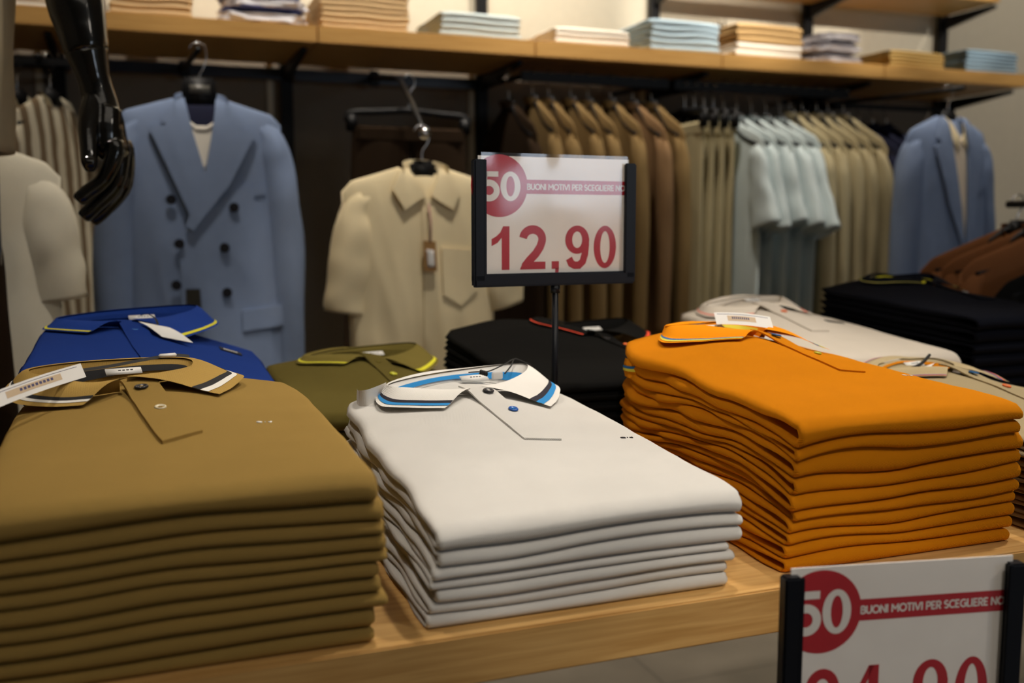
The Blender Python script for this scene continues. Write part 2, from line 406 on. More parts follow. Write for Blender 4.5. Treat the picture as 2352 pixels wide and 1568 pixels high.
# collar control points (world, metres) of the three front stacks: E = outer leaf edge from the left point round the back to the right point, F = fold line
COLLARS = {
 'white': dict(E=[(0.3058, 1.02, 1.000), (0.2726, 1.045, 0.9985), (0.2477, 1.08, 0.9968), (0.2685, 1.14, 1.0018), (0.3685, 1.175, 1.0111), (0.4459, 1.165, 1.008), (0.4779, 1.12, 1.001), (0.4639, 1.075, 0.9958), (0.4301, 1.02, 0.9913)],
   F=[(0.3472, 1.055, 1.0141), (0.3236, 1.065, 1.0125), (0.2935, 1.085, 1.0126), (0.2657, 1.11, 1.0149), (0.3287, 1.135, 1.0211), (0.4375, 1.15, 1.0253), (0.4442, 1.13, 1.02), (0.4055, 1.095, 1.0133), (0.3608, 1.06, 1.0145)]),
 'tan': dict(E=[(-0.0534, 1.01, 1.0284), (-0.0851, 1.03, 1.0256), (-0.1191, 1.055, 1.029), (-0.1199, 1.12, 1.0401), (-0.0333, 1.165, 1.0423), (0.053, 1.165, 1.0405), (0.0989, 1.11, 1.0358), (0.0973, 1.07, 1.0351), (0.0711, 1.01, 1.0287)],
   F=[(-0.0205, 1.04, 1.0472), (-0.0487, 1.05, 1.0439), (-0.083, 1.07, 1.048), (-0.1039, 1.09, 1.0542), (-0.053, 1.12, 1.0556), (0.0382, 1.135, 1.0534), (0.0501, 1.105, 1.0487), (0.0229, 1.075, 1.0474), (-0.0145, 1.045, 1.0488)]),
 'orange': dict(E=[(0.6854, 1.03, 1.0551), (0.6414, 1.05, 1.0552), (0.6064, 1.08, 1.0523), (0.6381, 1.13, 1.0563), (0.7385, 1.165, 1.0598), (0.8022, 1.16, 1.0504), (0.8185, 1.1, 1.0477), (0.8161, 1.06, 1.0443), (0.8108, 1.02, 1.0406)],
   F=[(0.7259, 1.055, 1.0654), (0.7038, 1.07, 1.0664), (0.659, 1.09, 1.0716), (0.6253, 1.11, 1.0693), (0.6831, 1.13, 1.0686), (0.7427, 1.14, 1.0691), (0.7635, 1.12, 1.0679), (0.7665, 1.09, 1.066), (0.739, 1.06, 1.0661)])}
def shifted_collar(M, src='white', k=1.0):
    C = COLLARS[src]; m = Vector((0.354, 1.0575, 1.0143)) if src == 'white' else Vector((-0.0175, 1.0425, 1.048)); M = Vector(M)
    g = lambda L: [tuple(M + (Vector(p) - m) * k) for p in L]
    return dict(E=g(C['E']), F=g(C['F']))

def add_collar(S, root, C, cmat, bands, tape=None, label=True, inner=None):
    rl = Vector(root.location)
    n = 64; E = cr(C['E'], n); Fl = cr(C['F'], n)
    cx = sum((Vector(p) for p in C['F']), Vector()) / len(C['F'])
    for L, mn in ((E, 0.0022), (Fl, 0.006)):
        for p in L: p.z = max(p.z, S.top(p.x, p.y) + mn)
    rows = []
    m = 11
    for i in range(n):
        row = []
        d = E[i] - Fl[i]
        for j in range(m):
            q = j / (m - 1)
            p = Fl[i] + d * q
            p.z += 0.0035 * math.sin(math.pi * min(1, q * 1.25)) if q < 0.8 else 0
            p.z = max(p.z, S.top(p.x, p.y) + 0.002)
            row.append(p - rl)
        rows.append(row)
    V, F = slab(rows, 0.0022, Vector((0, 0, 1)))
    col = hard(mesh_obj('collar', V, F, cmat, root))
    # inner stand: from the fold line down into the neck
    srows = []
    for i in range(n):
        row = []
        b = Vector((cx.x + (Fl[i].x - cx.x) * 0.86, cx.y + (Fl[i].y - cx.y) * 0.78 - 0.002, 0)); b.z = S.top(b.x, b.y) + 0.0012
        for j in range(6):
            row.append(Fl[i].lerp(b, j / 5) - rl)
        srows.append(row)
    V, F = slab(srows, 0.0016)
    mesh_obj('neck_stand', V, F, inner or cmat, root)
    for (nm, q0, q1, mat) in bands:
        br = []
        for i in range(n):
            row = []
            for j in range(4):
                q = q0 + (q1 - q0) * j / 3
                k = q * (m - 1); a = min(int(k), m - 2); p = rows[i][a].lerp(rows[i][a + 1], k - a)
                row.append(p + Vector((0, 0, 0.0013)))
            br.append(row)
        V, F = slab(br, 0.0008, Vector((0, 0, 1)))
        mesh_obj(nm, V, F, mat, col)
    if tape:
        br = []
        for i in range(int(n * 0.38), int(n * 0.80)):
            br.append([srows[i][j] + (Vector((cx.x, cx.y, srows[i][j].z + rl.z)) - rl - srows[i][j]).normalized() * 0.0016 + Vector((0, 0, 0.001)) for j in (2, 3, 4)])
        V, F = slab(br, 0.001)
        mesh_obj('neck_tape', V, F, tape, root)
    if label:
        i0 = int(n * 0.57); ctr = srows[i0][3]
        o = MB().box((0, 0, 0), (0.036, 0.0010, 0.011), 0, 0.0004).obj('neck_label', M_SATIN, root)
        o.location = ctr + Vector((-0.018, -0.014, 0.0005)); o.rotation_euler = (R(-62), 0, R(10))
        tx = MB()
        for k in range(4): tx.box((-0.004 + k * 0.004, -0.0007, 0.001), (0.0026, 0.0004, 0.0012))
        tx.obj('print', M_INK, o)
    return col
def add_placket(S, root, quad, mat, h=0.0019, lift=0.007):
    ym = quad[0][1]
    f0 = S.fn(root.location)
    def f(x, y, off):
        p = f0(x, y, off); p.z += lift * sstep(ym - .05, ym + .004, y); return p
    return patch_obj('placket', f, [(quad[0][0] + .0, quad[0][1] + .012), quad[1], quad[2], (quad[3][0] + .002, quad[3][1] + .012)], h, mat, root, 0.006, 0.0002)
def add_button(S, root, x, y, mat, thread=None, r=0.0057, base=0.0026, tilt=0.0):
    prof = [(0.0, 0.0006), (0.55, 0.0006), (0.7, 0.0016), (0.9, 0.0019), (1.0, 0.0012), (1.0, 0.0)]
    V = []; n = 20
    for (q, z) in prof:
        for k in range(n): V.append((q * r * math.cos(2 * math.pi * k / n), q * r * math.sin(2 * math.pi * k / n), z))
    F = [(i * n + k, i * n + (k + 1) % n, (i + 1) * n + (k + 1) % n, (i + 1) * n + k) for i in range(len(prof) - 1) for k in range(n)] + [tuple(range((len(prof) - 1) * n, len(prof) * n))]
    o = mesh_obj('button', V, F, mat, root)
    e = 0.006
    nn = Vector((-(S.top(x + e, y) - S.top(x - e, y)) / (2 * e), -(S.top(x, y + e) - S.top(x, y - e)) / (2 * e), 1)).normalized()
    o.location = Vector((x, y, S.top(x, y) + base)) - Vector(root.location)
    o.rotation_euler = nn.to_track_quat('Z', 'Y').to_euler()
    if thread:
        b = MB()
        for a in (-1, 1): b.box((a * 0.0009, 0, 0.0011), (0.0011, 0.003, 0.0007))
        b.obj('thread', thread, o)
    return o
def add_logo(S, root, x, y, mat, k=1.0):
    """three small embroidered marks: a bar, a dot and a hook"""
    b = MB()
    f = S.fn(root.location)
    for poly in ([(-.0075, -.0008), (-.0025, -.0014), (-.002, .0008), (-.0055, .0016), (-.008, .0008)], [(.0002, -.0004), (.0012, -.0004), (.0012, .0006), (.0002, .0006)], [(.0035, -.0006), (.007, -.0014), (.008, .0012), (.0062, .0014), (.0058, .0002), (.0037, .0008)]):
        v, ff = patch(f, [(x + p[0] * k, y + p[1] * k * 1.6) for p in poly], 0.0006, 0.004, 0.0002)
        b.add(v, ff)
    return b.obj('logo', mat, root)

def build_stack(S, mat, color_word, where, dl=None, dr=None, nu=30, md=16, wob=0.004, where_top=None, top_label=None):
    roots = []
    rnd = random.Random(S.seed)
    for i in range(S.n):
        k = S.n - i
        a = dl[i] if dl else rnd.uniform(-.003, .003); b = dr[i] if dr else rnd.uniform(-.004, .002)
        V, F = fold_mesh(S, i, nu, md, a, b, rnd.uniform(-.002, .001) if i < S.n - 1 else -0.002, wob)
        base = Vector((S.x0, S.y0, S.Z(i, (S.x0 + S.x1) / 2, S.y0)))
        V = [v - base for v in V]
        lab = top_label if (k == 1 and top_label) else '%s folded polo, %s of the stack %s' % (color_word, ORD[k], where)
        if k == 1:
            t = thing('folded_polo_shirt', lab, 'polo shirt', base, 0, 'folded polo shirts on the table')
            mesh_obj('body', V, F, mat, t); roots.append(t)
        else:
            o = mesh_obj('folded_polo_shirt', V, F, mat, None, True, base); tag(o, lab, 'polo shirt', 'folded polo shirts on the table'); roots.append(o)
    return roots

C_WHITE = (0.80, 0.782, 0.75); C_TAN = (0.43, 0.275, 0.078); C_OR = (0.88, 0.292, 0.006)
F_WHITE = fabric('white_pique', C_WHITE, 0.22); F_TAN = fabric('tan_pique', C_TAN, 0.3); F_OR = fabric('orange_pique', C_OR, 0.3)
R_WHITE = rib('white_rib', C_WHITE); R_TAN = rib('tan_rib', C_TAN, 'X', 330); R_OR = rib('orange_rib', C_OR)
F_BLUE = fabric('royal_pique', (0.013, 0.042, 0.235), 0.2); F_OLIVE = fabric('olive_pique', (0.155, 0.122, 0.03), 0.3)
F_BLK = fabric('black_pique', (0.006, 0.0058, 0.0055), 0.15, .95, 0.0); F_PW = fabric('offwhite_pique', (0.74, 0.67, 0.58), 0.15)
F_NAVY = fabric('navy_pique', (0.005, 0.006, 0.011), 0.15, .95, 0.0); F_BEIGE = fabric('beige_pique', (0.46, 0.37, 0.22), 0.2)
K_BLACK = plain('black_knit', (0.012, 0.012, 0.015), 0.9); K_WHITE = plain('white_knit', (0.78, 0.76, 0.71), 0.9)
K_NAVY = plain('dark_navy_knit', (0.018, 0.016, 0.03), 0.9); K_CYAN = plain('bright_blue_knit', (0.012, 0.24, 0.60), 0.85)
K_LIME = plain('lime_knit', (0.62, 0.58, 0.015), 0.85); K_ORANGE = plain('neon_orange_knit', (0.85, 0.07, 0.02), 0.85)
K_TEAL = plain('blue_knit', (0.01, 0.13, 0.36), 0.85); K_YEL = plain('yellow_knit', (0.75, 0.66, 0.05), 0.85); K_PINK = plain('coral_knit', (0.85, 0.25, 0.18), 0.85)
B_BLACK = plain('black_button', (0.016, 0.016, 0.022), 0.35); B_BLUE = plain('blue_button', (0.02, 0.13, 0.36), 0.3); B_CREAM = plain('cream_button', (0.62, 0.55, 0.38), 0.3)
B_LIME = plain('lime_button', (0.5, 0.5, 0.01), 0.4); B_OR = plain('orange_button', (0.8, 0.16, 0.03), 0.4); B_DBLUE = plain('dark_blue_button', (0.01, 0.1, 0.42), 0.3)

STK = {}
def S_(key, box, h, n, seed, weights=None, **k):
    STK[key] = Stack(key, box, h, n, seed, weights, **k); return STK[key]
# --- tan stack (front left)
S = S_('tan', (-.118, .168, .74, 1.175), (.137, .142, .150, .147), 10, 3, [35, 46, 38, 40, 42, 33, 44, 33, 45, 70], puff=.019)
r = build_stack(S, F_TAN, 'tan', 'at the front left', dr=[-.006, -.004, .006, .001, -.001, .006, .006, .005, .005, 0], nu=34, md=20, top_label='tan polo with black and white collar stripes, topmost of the front left stack')[-1]
add_collar(S, r, COLLARS['tan'], R_TAN, [('black_stripe', .70, .79, K_BLACK), ('white_stripe', .79, .88, K_WHITE)], K_BLACK)
add_placket(S, r, [(-.021, 1.047), (.014, .875), (.048, .901), (.006, 1.05)], F_TAN, .003)
add_button(S, r, -.001, 1.024, B_BLACK, F_TAN, .0066, .0068); add_button(S, r, .015, .971, B_CREAM, F_TAN, .0055, .0026)
add_logo(S, r, .104, .926, K_WHITE, 0.9)
TAN = r
# --- white stack (front middle)
S = S_('white', (.213, .504, .748, 1.166), (.088, .094, .120, .116), 7, 8, [36, 30, 34, 28, 47, 38, 68], puff=.023, lamp=1.0)
r = build_stack(S, F_WHITE, 'white', 'at the front middle', dl=[-.006, -.004, .002, -.002, .001, .005, .003], dr=[-.012, -.012, -.006, -.012, .001, .002, 0], nu=44, md=24, wob=.008, top_label='white polo with blue and navy collar stripes, topmost of the front middle stack')[-1]
add_collar(S, r, COLLARS['white'], R_WHITE, [('navy_stripe', .70, .79, K_NAVY), ('blue_stripe', .79, .90, K_CYAN)], K_CYAN)
add_placket(S, r, [(.338, 1.062), (.363, .93), (.401, .922), (.368, 1.062)], F_WHITE)
add_button(S, r, .364, 1.044, B_BLACK, K_WHITE, .0064, .0075); add_button(S, r, .377, .999, B_DBLUE, K_CYAN, .0055, .0026)
add_logo(S, r, .475, .92, K_BLACK, 0.9)
WHT = r
# --- orange stack (front right)
S = S_('orange', (.566, .848, .757, 1.170), (.150, .150, .172, .162), 10, 14, [45, 42, 44, 45, 50, 60, 45, 72, 48, 75], amp=.5, lamp=.7)
r = build_stack(S, F_OR, 'orange', 'at the front right', dl=[-.009, -.007, -.004, -.003, .002, -.001, .001, .001, .003, .004], dr=[-.012, -.008, -.006, -.003, -.001, .001, .000, .003, -.004, 0], nu=44, md=24, wob=.011, top_label='orange polo with blue and yellow collar stripes, topmost of the front right stack')[-1]
add_collar(S, r, COLLARS['orange'], R_OR, [('blue_stripe', .80, .87, K_TEAL), ('yellow_stripe', .87, .94, K_YEL)], K_YEL)
add_placket(S, r, [(.728, 1.062), (.749, .924), (.779, .917), (.756, 1.062)], F_OR)
add_button(S, r, .746, 1.044, B_BLUE, F_OR, .0064, .0078); add_button(S, r, .768, .99, B_LIME, None, .0045, .0022)
add_logo(S, r, .825, .901, K_WHITE, 0.9)
ORG = r
# --- beige stack behind the orange one, at the right edge
S = S_('beige', (.885, 1.168, .76, 1.175), (.100, .095, .106, .10), 7, 21)
r = build_stack(S, F_BEIGE, 'beige', 'right of the orange ones', top_label='beige polo with orange-lined collar, on the stack right of the orange ones')[-1]
add_collar(S, r, shifted_collar((1.037, 1.055, .9965), 'tan', .95), fabric('beige_rib', (0.46, 0.37, 0.22)), [('blue_stripe', .86, .91, K_TEAL), ('orange_stripe', .91, .95, K_ORANGE)], F_OR)
add_placket(S, r, [(1.035, 1.06), (1.05, .93), (1.085, .93), (1.064, 1.06)], F_BEIGE)
add_button(S, r, 1.056, 1.03, B_BLUE, F_BEIGE, .0066, .006); add_button(S, r, 1.062, .98, B_OR, F_BEIGE)
BEI = r
# --- second row
S = S_('blue', (-.125, .165, 1.185, 1.57), (.175, .125, .185, .135), 8, 31)
r = build_stack(S, F_BLUE, 'royal blue', 'behind the tan ones', nu=26, top_label='royal blue polo with lime collar edge, topmost behind the tan stack')[-1]
add_collar(S, r, shifted_collar((-.0168, 1.45, 1.0686)), fabric('royal_rib', (0.013, 0.042, 0.235)), [('lime_edge', .87, .95, K_LIME)], F_BLUE)
add_placket(S, r, [(-.03, 1.455), (.0, 1.32), (.036, 1.32), (0, 1.455)], F_BLUE)
add_button(S, r, -.006, 1.43, plain('light_blue_button', (0.02, 0.2, 0.6), .3), K_LIME)
bd = patch_obj('badge', S.fn(r.location), [(.105, 1.44), (.134, 1.44), (.134, 1.468), (.105, 1.468)], .0012, K_BLACK, r, .01, .0003)
b = MB()
for k in range(6): v, f = patch(S.fn(r.location), [(.110 + k * .0032, 1.449), (.1125 + k * .0032, 1.449), (.1125 + k * .0032, 1.459), (.110 + k * .0032, 1.459)], .0003, .01, .0015); b.add(v, f)
b.obj('badge_print', K_WHITE, bd)
BLU = r
S = S_('olive', (.178, .462, 1.21, 1.62), (.100, .085, .106, .086), 6, 37, [30, 30, 32, 30, 34, 60])
r = build_stack(S, F_OLIVE, 'olive green', 'behind the white ones', nu=26, top_label='olive green polo with lime collar stripe, topmost behind the white stack')[-1]
add_collar(S, r, shifted_collar((.3301, 1.5, .992)), fabric('olive_rib', (0.155, 0.122, 0.03)), [('lime_edge', .82, .92, K_LIME)], F_OLIVE)
add_placket(S, r, [(.316, 1.505), (.34, 1.36), (.376, 1.36), (.346, 1.505)], F_OLIVE)
add_button(S, r, .337, 1.475, F_OLIVE, K_LIME); add_button(S, r, .347, 1.42, B_LIME)
S = S_('black', (.472, .752, 1.212, 1.63), (.118, .118, .145, .14), 8, 41)
r = build_stack(S, F_BLK, 'black', 'behind the price sign', nu=26, top_label='black polo with neon orange collar edge, topmost behind the price sign')[-1]
add_collar(S, r, shifted_collar((.7188, 1.5, 1.02)), fabric('black_rib', (0.006, 0.0058, 0.0055), 0, .95, 0.0), [('orange_edge', .86, .95, K_ORANGE)], F_BLK)
add_placket(S, r, [(.705, 1.505), (.725, 1.37), (.745, 1.37), (.735, 1.505)], F_BLK)
add_button(S, r, .722, 1.475, B_BLACK, K_ORANGE); add_button(S, r, .735, 1.43, B_OR)
S = S_('pw', (.92, 1.21, 1.2, 1.62), (.13, .13, .165, .16), 7, 47, [30, 30, 30, 32, 30, 34, 56])
r = build_stack(S, F_PW, 'off-white', 'behind the orange ones', nu=26, top_label='off-white polo with coral collar edge, topmost behind the orange stack')[-1]
add_collar(S, r, shifted_collar((1.0443, 1.5, 1.0527)), fabric('offwhite_rib', (0.74, 0.67, 0.58)), [('coral_edge', .80, .90, K_PINK)], F_PW)
add_placket(S, r, [(1.03, 1.505), (1.05, 1.37), (1.085, 1.37), (1.06, 1.505)], F_PW)
add_button(S, r, 1.058, 1.46, B_OR)
patch_obj('badge', S.fn(r.location), [(1.128, 1.43), (1.165, 1.43), (1.165, 1.44), (1.128, 1.44)], .0012, K_BLACK, r, .01, .0003)
S = S_('navy', (1.23, 1.52, 1.2, 1.62), (.185, .18, .2, .195), 9, 53)
r = build_stack(S, F_NAVY, 'dark navy', 'at the far right', nu=26, top_label='dark navy polo with lime collar stripe, topmost of the far right stack')[-1]
add_collar(S, r, shifted_collar((1.4054, 1.5, 1.088)), fabric('navy_rib', (0.005, 0.006, 0.011), 0, .95, 0.0), [('pale_lime_edge', .80, .90, plain('pale_lime', (.5, .47, .12), .85))], K_LIME)
add_placket(S, r, [(1.39, 1.505), (1.41, 1.37), (1.445, 1.37), (1.42, 1.505)], F_NAVY)
add_button(S, r, 1.415, 1.475, F_NAVY, K_LIME); add_button(S, r, 1.425, 1.42, plain('grey_button', (.35, .35, .35), .4))

# ------------------------------------------------------------------ hang tags (parts of their shirts)
def card_tag(root, a, b, wd, side, print_marks=True, cord=None, th=0.0012):
    """card from point a (eyelet end) to b, wd wide, `side` = unit vector across"""
    rl = Vector(root.location); a = Vector(a); b = Vector(b); sd = Vector(side).normalized()
    rows = []
    for i in range(9):
        q = i / 8; p = a.lerp(b, q) + Vector((0, 0, 0.002 * math.sin(math.pi * q)))
        rows.append([p + sd * wd * (j / 4 - .5) - rl for j in range(5)])
    V, F = slab(rows, th, Vector((0, -.3, 1)))
    o = hard(mesh_obj('hang_tag', V, F, M_CARD, root)); o['label'] = 'white card hang tag'
    if print_marks:
        nn = (b - a).normalized().cross(sd); nn = nn if nn.z > 0 else -nn
        def fn(s, t, off):
            return a.lerp(b, s) + Vector((0, 0, 0.002 * math.sin(math.pi * s))) + sd * wd * t + nn * (th / 2 + off) - rl
        v, f = patch(fn, [(.22, -.2), (.72, -.2), (.72, .22), (.22, .22)], .0001, .08, .0001)
        mesh_obj('printed_panel', v, f, plain('beige_print', (.55, .42, .28), .7), o, False)
        m = MB()
        for k in range(9): v, f = patch(fn, [(.3 + k * .035, -.05), (.322 + k * .035, -.05), (.322 + k * .035, .12), (.3 + k * .035, .12)], .0001, .2, .0003); m.add(v, f)
        v, f = patch(fn, [(.05, .33), (.95, .33), (.95, .36), (.05, .36)], .0001, .2, .0001); m.add(v, f)
        m.obj('print', plain('blue_ink', (.05, .05, .14), .7), o, False)
    return o
# tan: narrow tag lying over the left collar, held by a flat black ribbon with a white clasp
S = STK['tan']
card_tag(TAN, (-.055, 1.075, 1.0535), (-.140, .965, 1.0385), .017, (-.3, .6, .74))
rb = MB(); rows = []
for p in cr([(-.058, 1.086, 1.0515), (-.03, 1.085, 1.0545), (.0, 1.09, 1.0585), (.03, 1.10, 1.061), (.048, 1.105, 1.0585)], 20):
    rows.append([p + Vector((0, .0045 * (j - 1), .001 * (j - 1))) - Vector(TAN.location) for j in range(3)])
v, f = slab(rows, .0016, Vector((0, 0, 1))); mesh_obj('ribbon', v, f, M_CORD, TAN)
MB().box(Vector((.026, 1.092, 1.0628)) - Vector(TAN.location), (.018, .005, .004), .3, .001).obj('clasp', M_SATIN, TAN)
# blue: square tag over the chest
S = STK['blue']
card_tag(BLU, (.018, 1.435, 1.0625), (.047, 1.405, 1.0435), .042, (1, -.28, -.22), False)
v, f = slab([[p + Vector((0, 0, 0)) - Vector(BLU.location) + Vector((.0015 * j, 0, 0)) for j in range(3)] for p in cr([(.022, 1.432, 1.063), (.018, 1.44, 1.072), (.008, 1.46, 1.076), (.0, 1.48, 1.072)], 12)], .001)
mesh_obj('ribbon', v, f, M_CORD, BLU)
# white: black cord knotted round a white loop at the neck
b = MB(); rl = Vector(WHT.location)
for L in ([(.372, 1.1, 1.0235), (.39, 1.105, 1.0265), (.415, 1.125, 1.0305), (.437, 1.15, 1.0315), (.46, 1.155, 1.022)], [(.405, 1.102, 1.022), (.42, 1.12, 1.0285), (.435, 1.147, 1.0325), (.452, 1.16, 1.026)], [(.359, 1.1, 1.026), (.368, 1.1, 1.0262), (.376, 1.1, 1.0258)]):
    b.tube([p - rl for p in cr(L, 14)], .0008, 6)
for k in range(4): b.tube([Vector((.3745 + k * .0022, 1.1 + .0022 * math.cos(q), 1.0255 - k * .0007 + .0022 * math.sin(q))) - rl for q in [2 * math.pi * j / 8 for j in range(9)]], .0012, 6)
b.obj('cord', M_CORD, WHT)
hard(MB().box(Vector((.394, 1.098, 1.0205)) - rl, (.014, .003, .009), .1, .001).obj('cord_loop', M_SATIN, WHT))
# orange: card standing in the neck
card_tag(ORG, (.708, 1.125, 1.0755), (.768, 1.085, 1.071), .026, (.3, .75, .5))
# beige: ribbon and card in the neck
rl = Vector(BEI.location)
b = MB(); b.tube([p - rl for p in cr([(1.0, 1.085, 1.000), (1.02, 1.09, 1.004), (1.04, 1.10, 1.010), (1.05, 1.105, 1.014)], 12)], .0022, 6); b.obj('ribbon', M_CORD, BEI)
card_tag(BEI, (1.040, 1.088, 1.003), (1.015, 1.077, .998), .018, (.9, -.3, .3), False)

def tuft(root, pts, wd, mat, th=.0025, bands=(), name='sleeve_cuff', up=(0, 0, 1), dep=(0, 1, 0)):
    '''a bent strip of ribbed cloth (cuff or collar end) showing at the side of a stack'''
    rl = Vector(root.location); P = cr(pts, 14); u = Vector(up).normalized(); rows = []
    for p in P: rows.append([p + u * wd * (j / 8 - .5) + Vector(dep) * .004 * math.sin(math.pi * j / 8) - rl for j in range(9)])
    v, f = slab(rows, th); o = mesh_obj(name, v, f, mat, root)
    for (nm, a, b, m_) in bands:
        v, f = slab([[r_[0].lerp(r_[8], a + (b - a) * j / 2) + Vector(dep) * (.004 * math.sin(math.pi * (a + (b - a) * j / 2)) - .0016) + Vector((-.0012, 0, .0006)) for j in range(3)] for r_ in rows], .0012)
        mesh_obj(nm, v, f, m_, o)
    return o
tuft(WHT, [(.268, 1.125, 1.002), (.252, 1.108, 1.0005), (.238, 1.100, .9985), (.229, 1.112, .997), (.232, 1.135, .996)], .026, R_WHITE, .004)
OR2 = [o for o in bpy.data.objects if o.get('label', '').startswith('orange folded polo, second from')][0]
tuft(OR2, [(.602, 1.075, 1.0225), (.583, 1.085, 1.0205), (.574, 1.105, 1.0185), (.578, 1.13, 1.017)], .024, R_OR, .0028, [('blue_stripe', .46, .60, K_TEAL), ('yellow_stripe', .32, .46, K_YEL)], 'collar_end')

# ------------------------------------------------------------------ price signs
def arc(cx, cy, rx, ry, a0, a1, n=14): return [(cx + rx * math.cos(R(a0 + (a1 - a0) * k / n)), cy + ry * math.sin(R(a0 + (a1 - a0) * k / n))) for k in range(n + 1)]
# stroke letters, unit cap height; each entry: advance, list of poly-lines (round geometric capitals)
GL = {
 'B': (.62, [[(.09, 0), (.09, 1)], [(.0, .93), (.3, .93)] + arc(.3, .735, .2, .195, 90, -90) + [(.05, .54)], [(.05, .52), (.33, .52)] + arc(.33, .295, .22, .225, 90, -90) + [(0, .07)]]),
 'U': (.72, [[(.09, 1), (.09, .34)] + arc(.36, .34, .27, .27, 180, 360) + [(.63, 1)]]),
 'O': (.9, [arc(.45, .5, .37, .43, 0, 360, 28)]),
 'N': (.78, [[(.09, 0), (.09, 1)], [(.1, .97), (.66, .03)], [(.67, 0), (.67, 1)]]),
 'I': (.26, [[(.1, 0), (.1, 1)]]),
 'M': (.92, [[(.09, 0), (.09, 1)], [(.1, .95), (.45, .35)], [(.45, .35), (.8, .95)], [(.81, 0), (.81, 1)]]),
 'T': (.66, [[(0, .93), (.62, .93)], [(.31, 0), (.31, .95)]]),
 'V': (.76, [[(.03, 1), (.36, .04)], [(.36, .04), (.69, 1)]]),
 'P': (.62, [[(.09, 0), (.09, 1)], [(.0, .93), (.32, .93)] + arc(.32, .68, .22, .25, 90, -90) + [(.05, .43)]]),
 'E': (.58, [[(.09, 0), (.09, 1)], [(.0, .93), (.5, .93)], [(.05, .5), (.44, .5)], [(0, .07), (.5, .07)]]),
 'R': (.66, [[(.09, 0), (.09, 1)], [(.0, .93), (.32, .93)] + arc(.32, .68, .22, .25, 90, -90) + [(.05, .43)], [(.3, .43), (.56, 0)]]),
 'S': (.58, [arc(.28, .725, .205, .205, 35, 250, 16) + arc(.28, .285, .215, .215, 80, -150, 16)]),
 'C': (.74, [arc(.44, .5, .36, .43, 48, 312, 24)]),
 'G': (.82, [arc(.44, .5, .36, .43, 48, 345, 24) + [(.8, .46), (.48, .46)]]),
 'L': (.52, [[(.09, 0), (.09, 1)], [(0, .07), (.46, .07)]]), ' ': (.3, [])}
def ribbon(mb, pts, wd, y, th=0.0002):
    P = [Vector((p[0], p[1])) for p in pts]; V = []
    closed = (P[0] - P[-1]).length < 1e-5
    for i, p in enumerate(P):
        a = P[i - 1] if i else (P[-2] if closed else P[0]); b = P[i + 1] if i < len(P) - 1 else (P[1] if closed else P[-1])
        d = (b - a).normalized(); n = Vector((-d.y, d.x))
        if 0 < i < len(P) - 1:
            d1 = (P[i] - P[i - 1]).normalized(); c = max(.5, abs(Vector((-d1.y, d1.x)).dot(n))); k = 1 / c
        else: k = 1
        for s in (-1, 1): q = p + n * wd * .5 * s * k; V.append((q.x, y, q.y))
    N = len(V)
    V += [(a, y + th, c) for a, b_, c in V]
    F = []
    for i in range(len(P) - 1):
        a = 2 * i
        F += [(a, a + 1, a + 3, a + 2), (N + a, N + a + 2, N + a + 3, N + a + 1), (a, a + 2, N + a + 2, N + a), (a + 1, N + a + 1, N + a + 3, a + 3)]
    mb.add(V, F)
def ring(mb, cx, cy, ro, ri, y, n=40, a0=0, a1=360):
    V = []
    for k in range(n + 1):
        a = R(a0 + (a1 - a0) * k / n)
        for (rx, ry) in (ro, ri): V.append((cx + rx * math.cos(a), y, cy + ry * math.sin(a)))
    mb.add(V, [(2 * k, 2 * k + 1, 2 * k + 3, 2 * k + 2) for k in range(n)])
def fill(mb, poly, y):
    r = geometry.delaunay_2d_cdt([Vector(p) for p in poly], [], [list(range(len(poly)))], 1, 1e-7)
    mb.add([(p.x, y, p.y) for p in r[0]], [tuple(f) for f in r[2]])
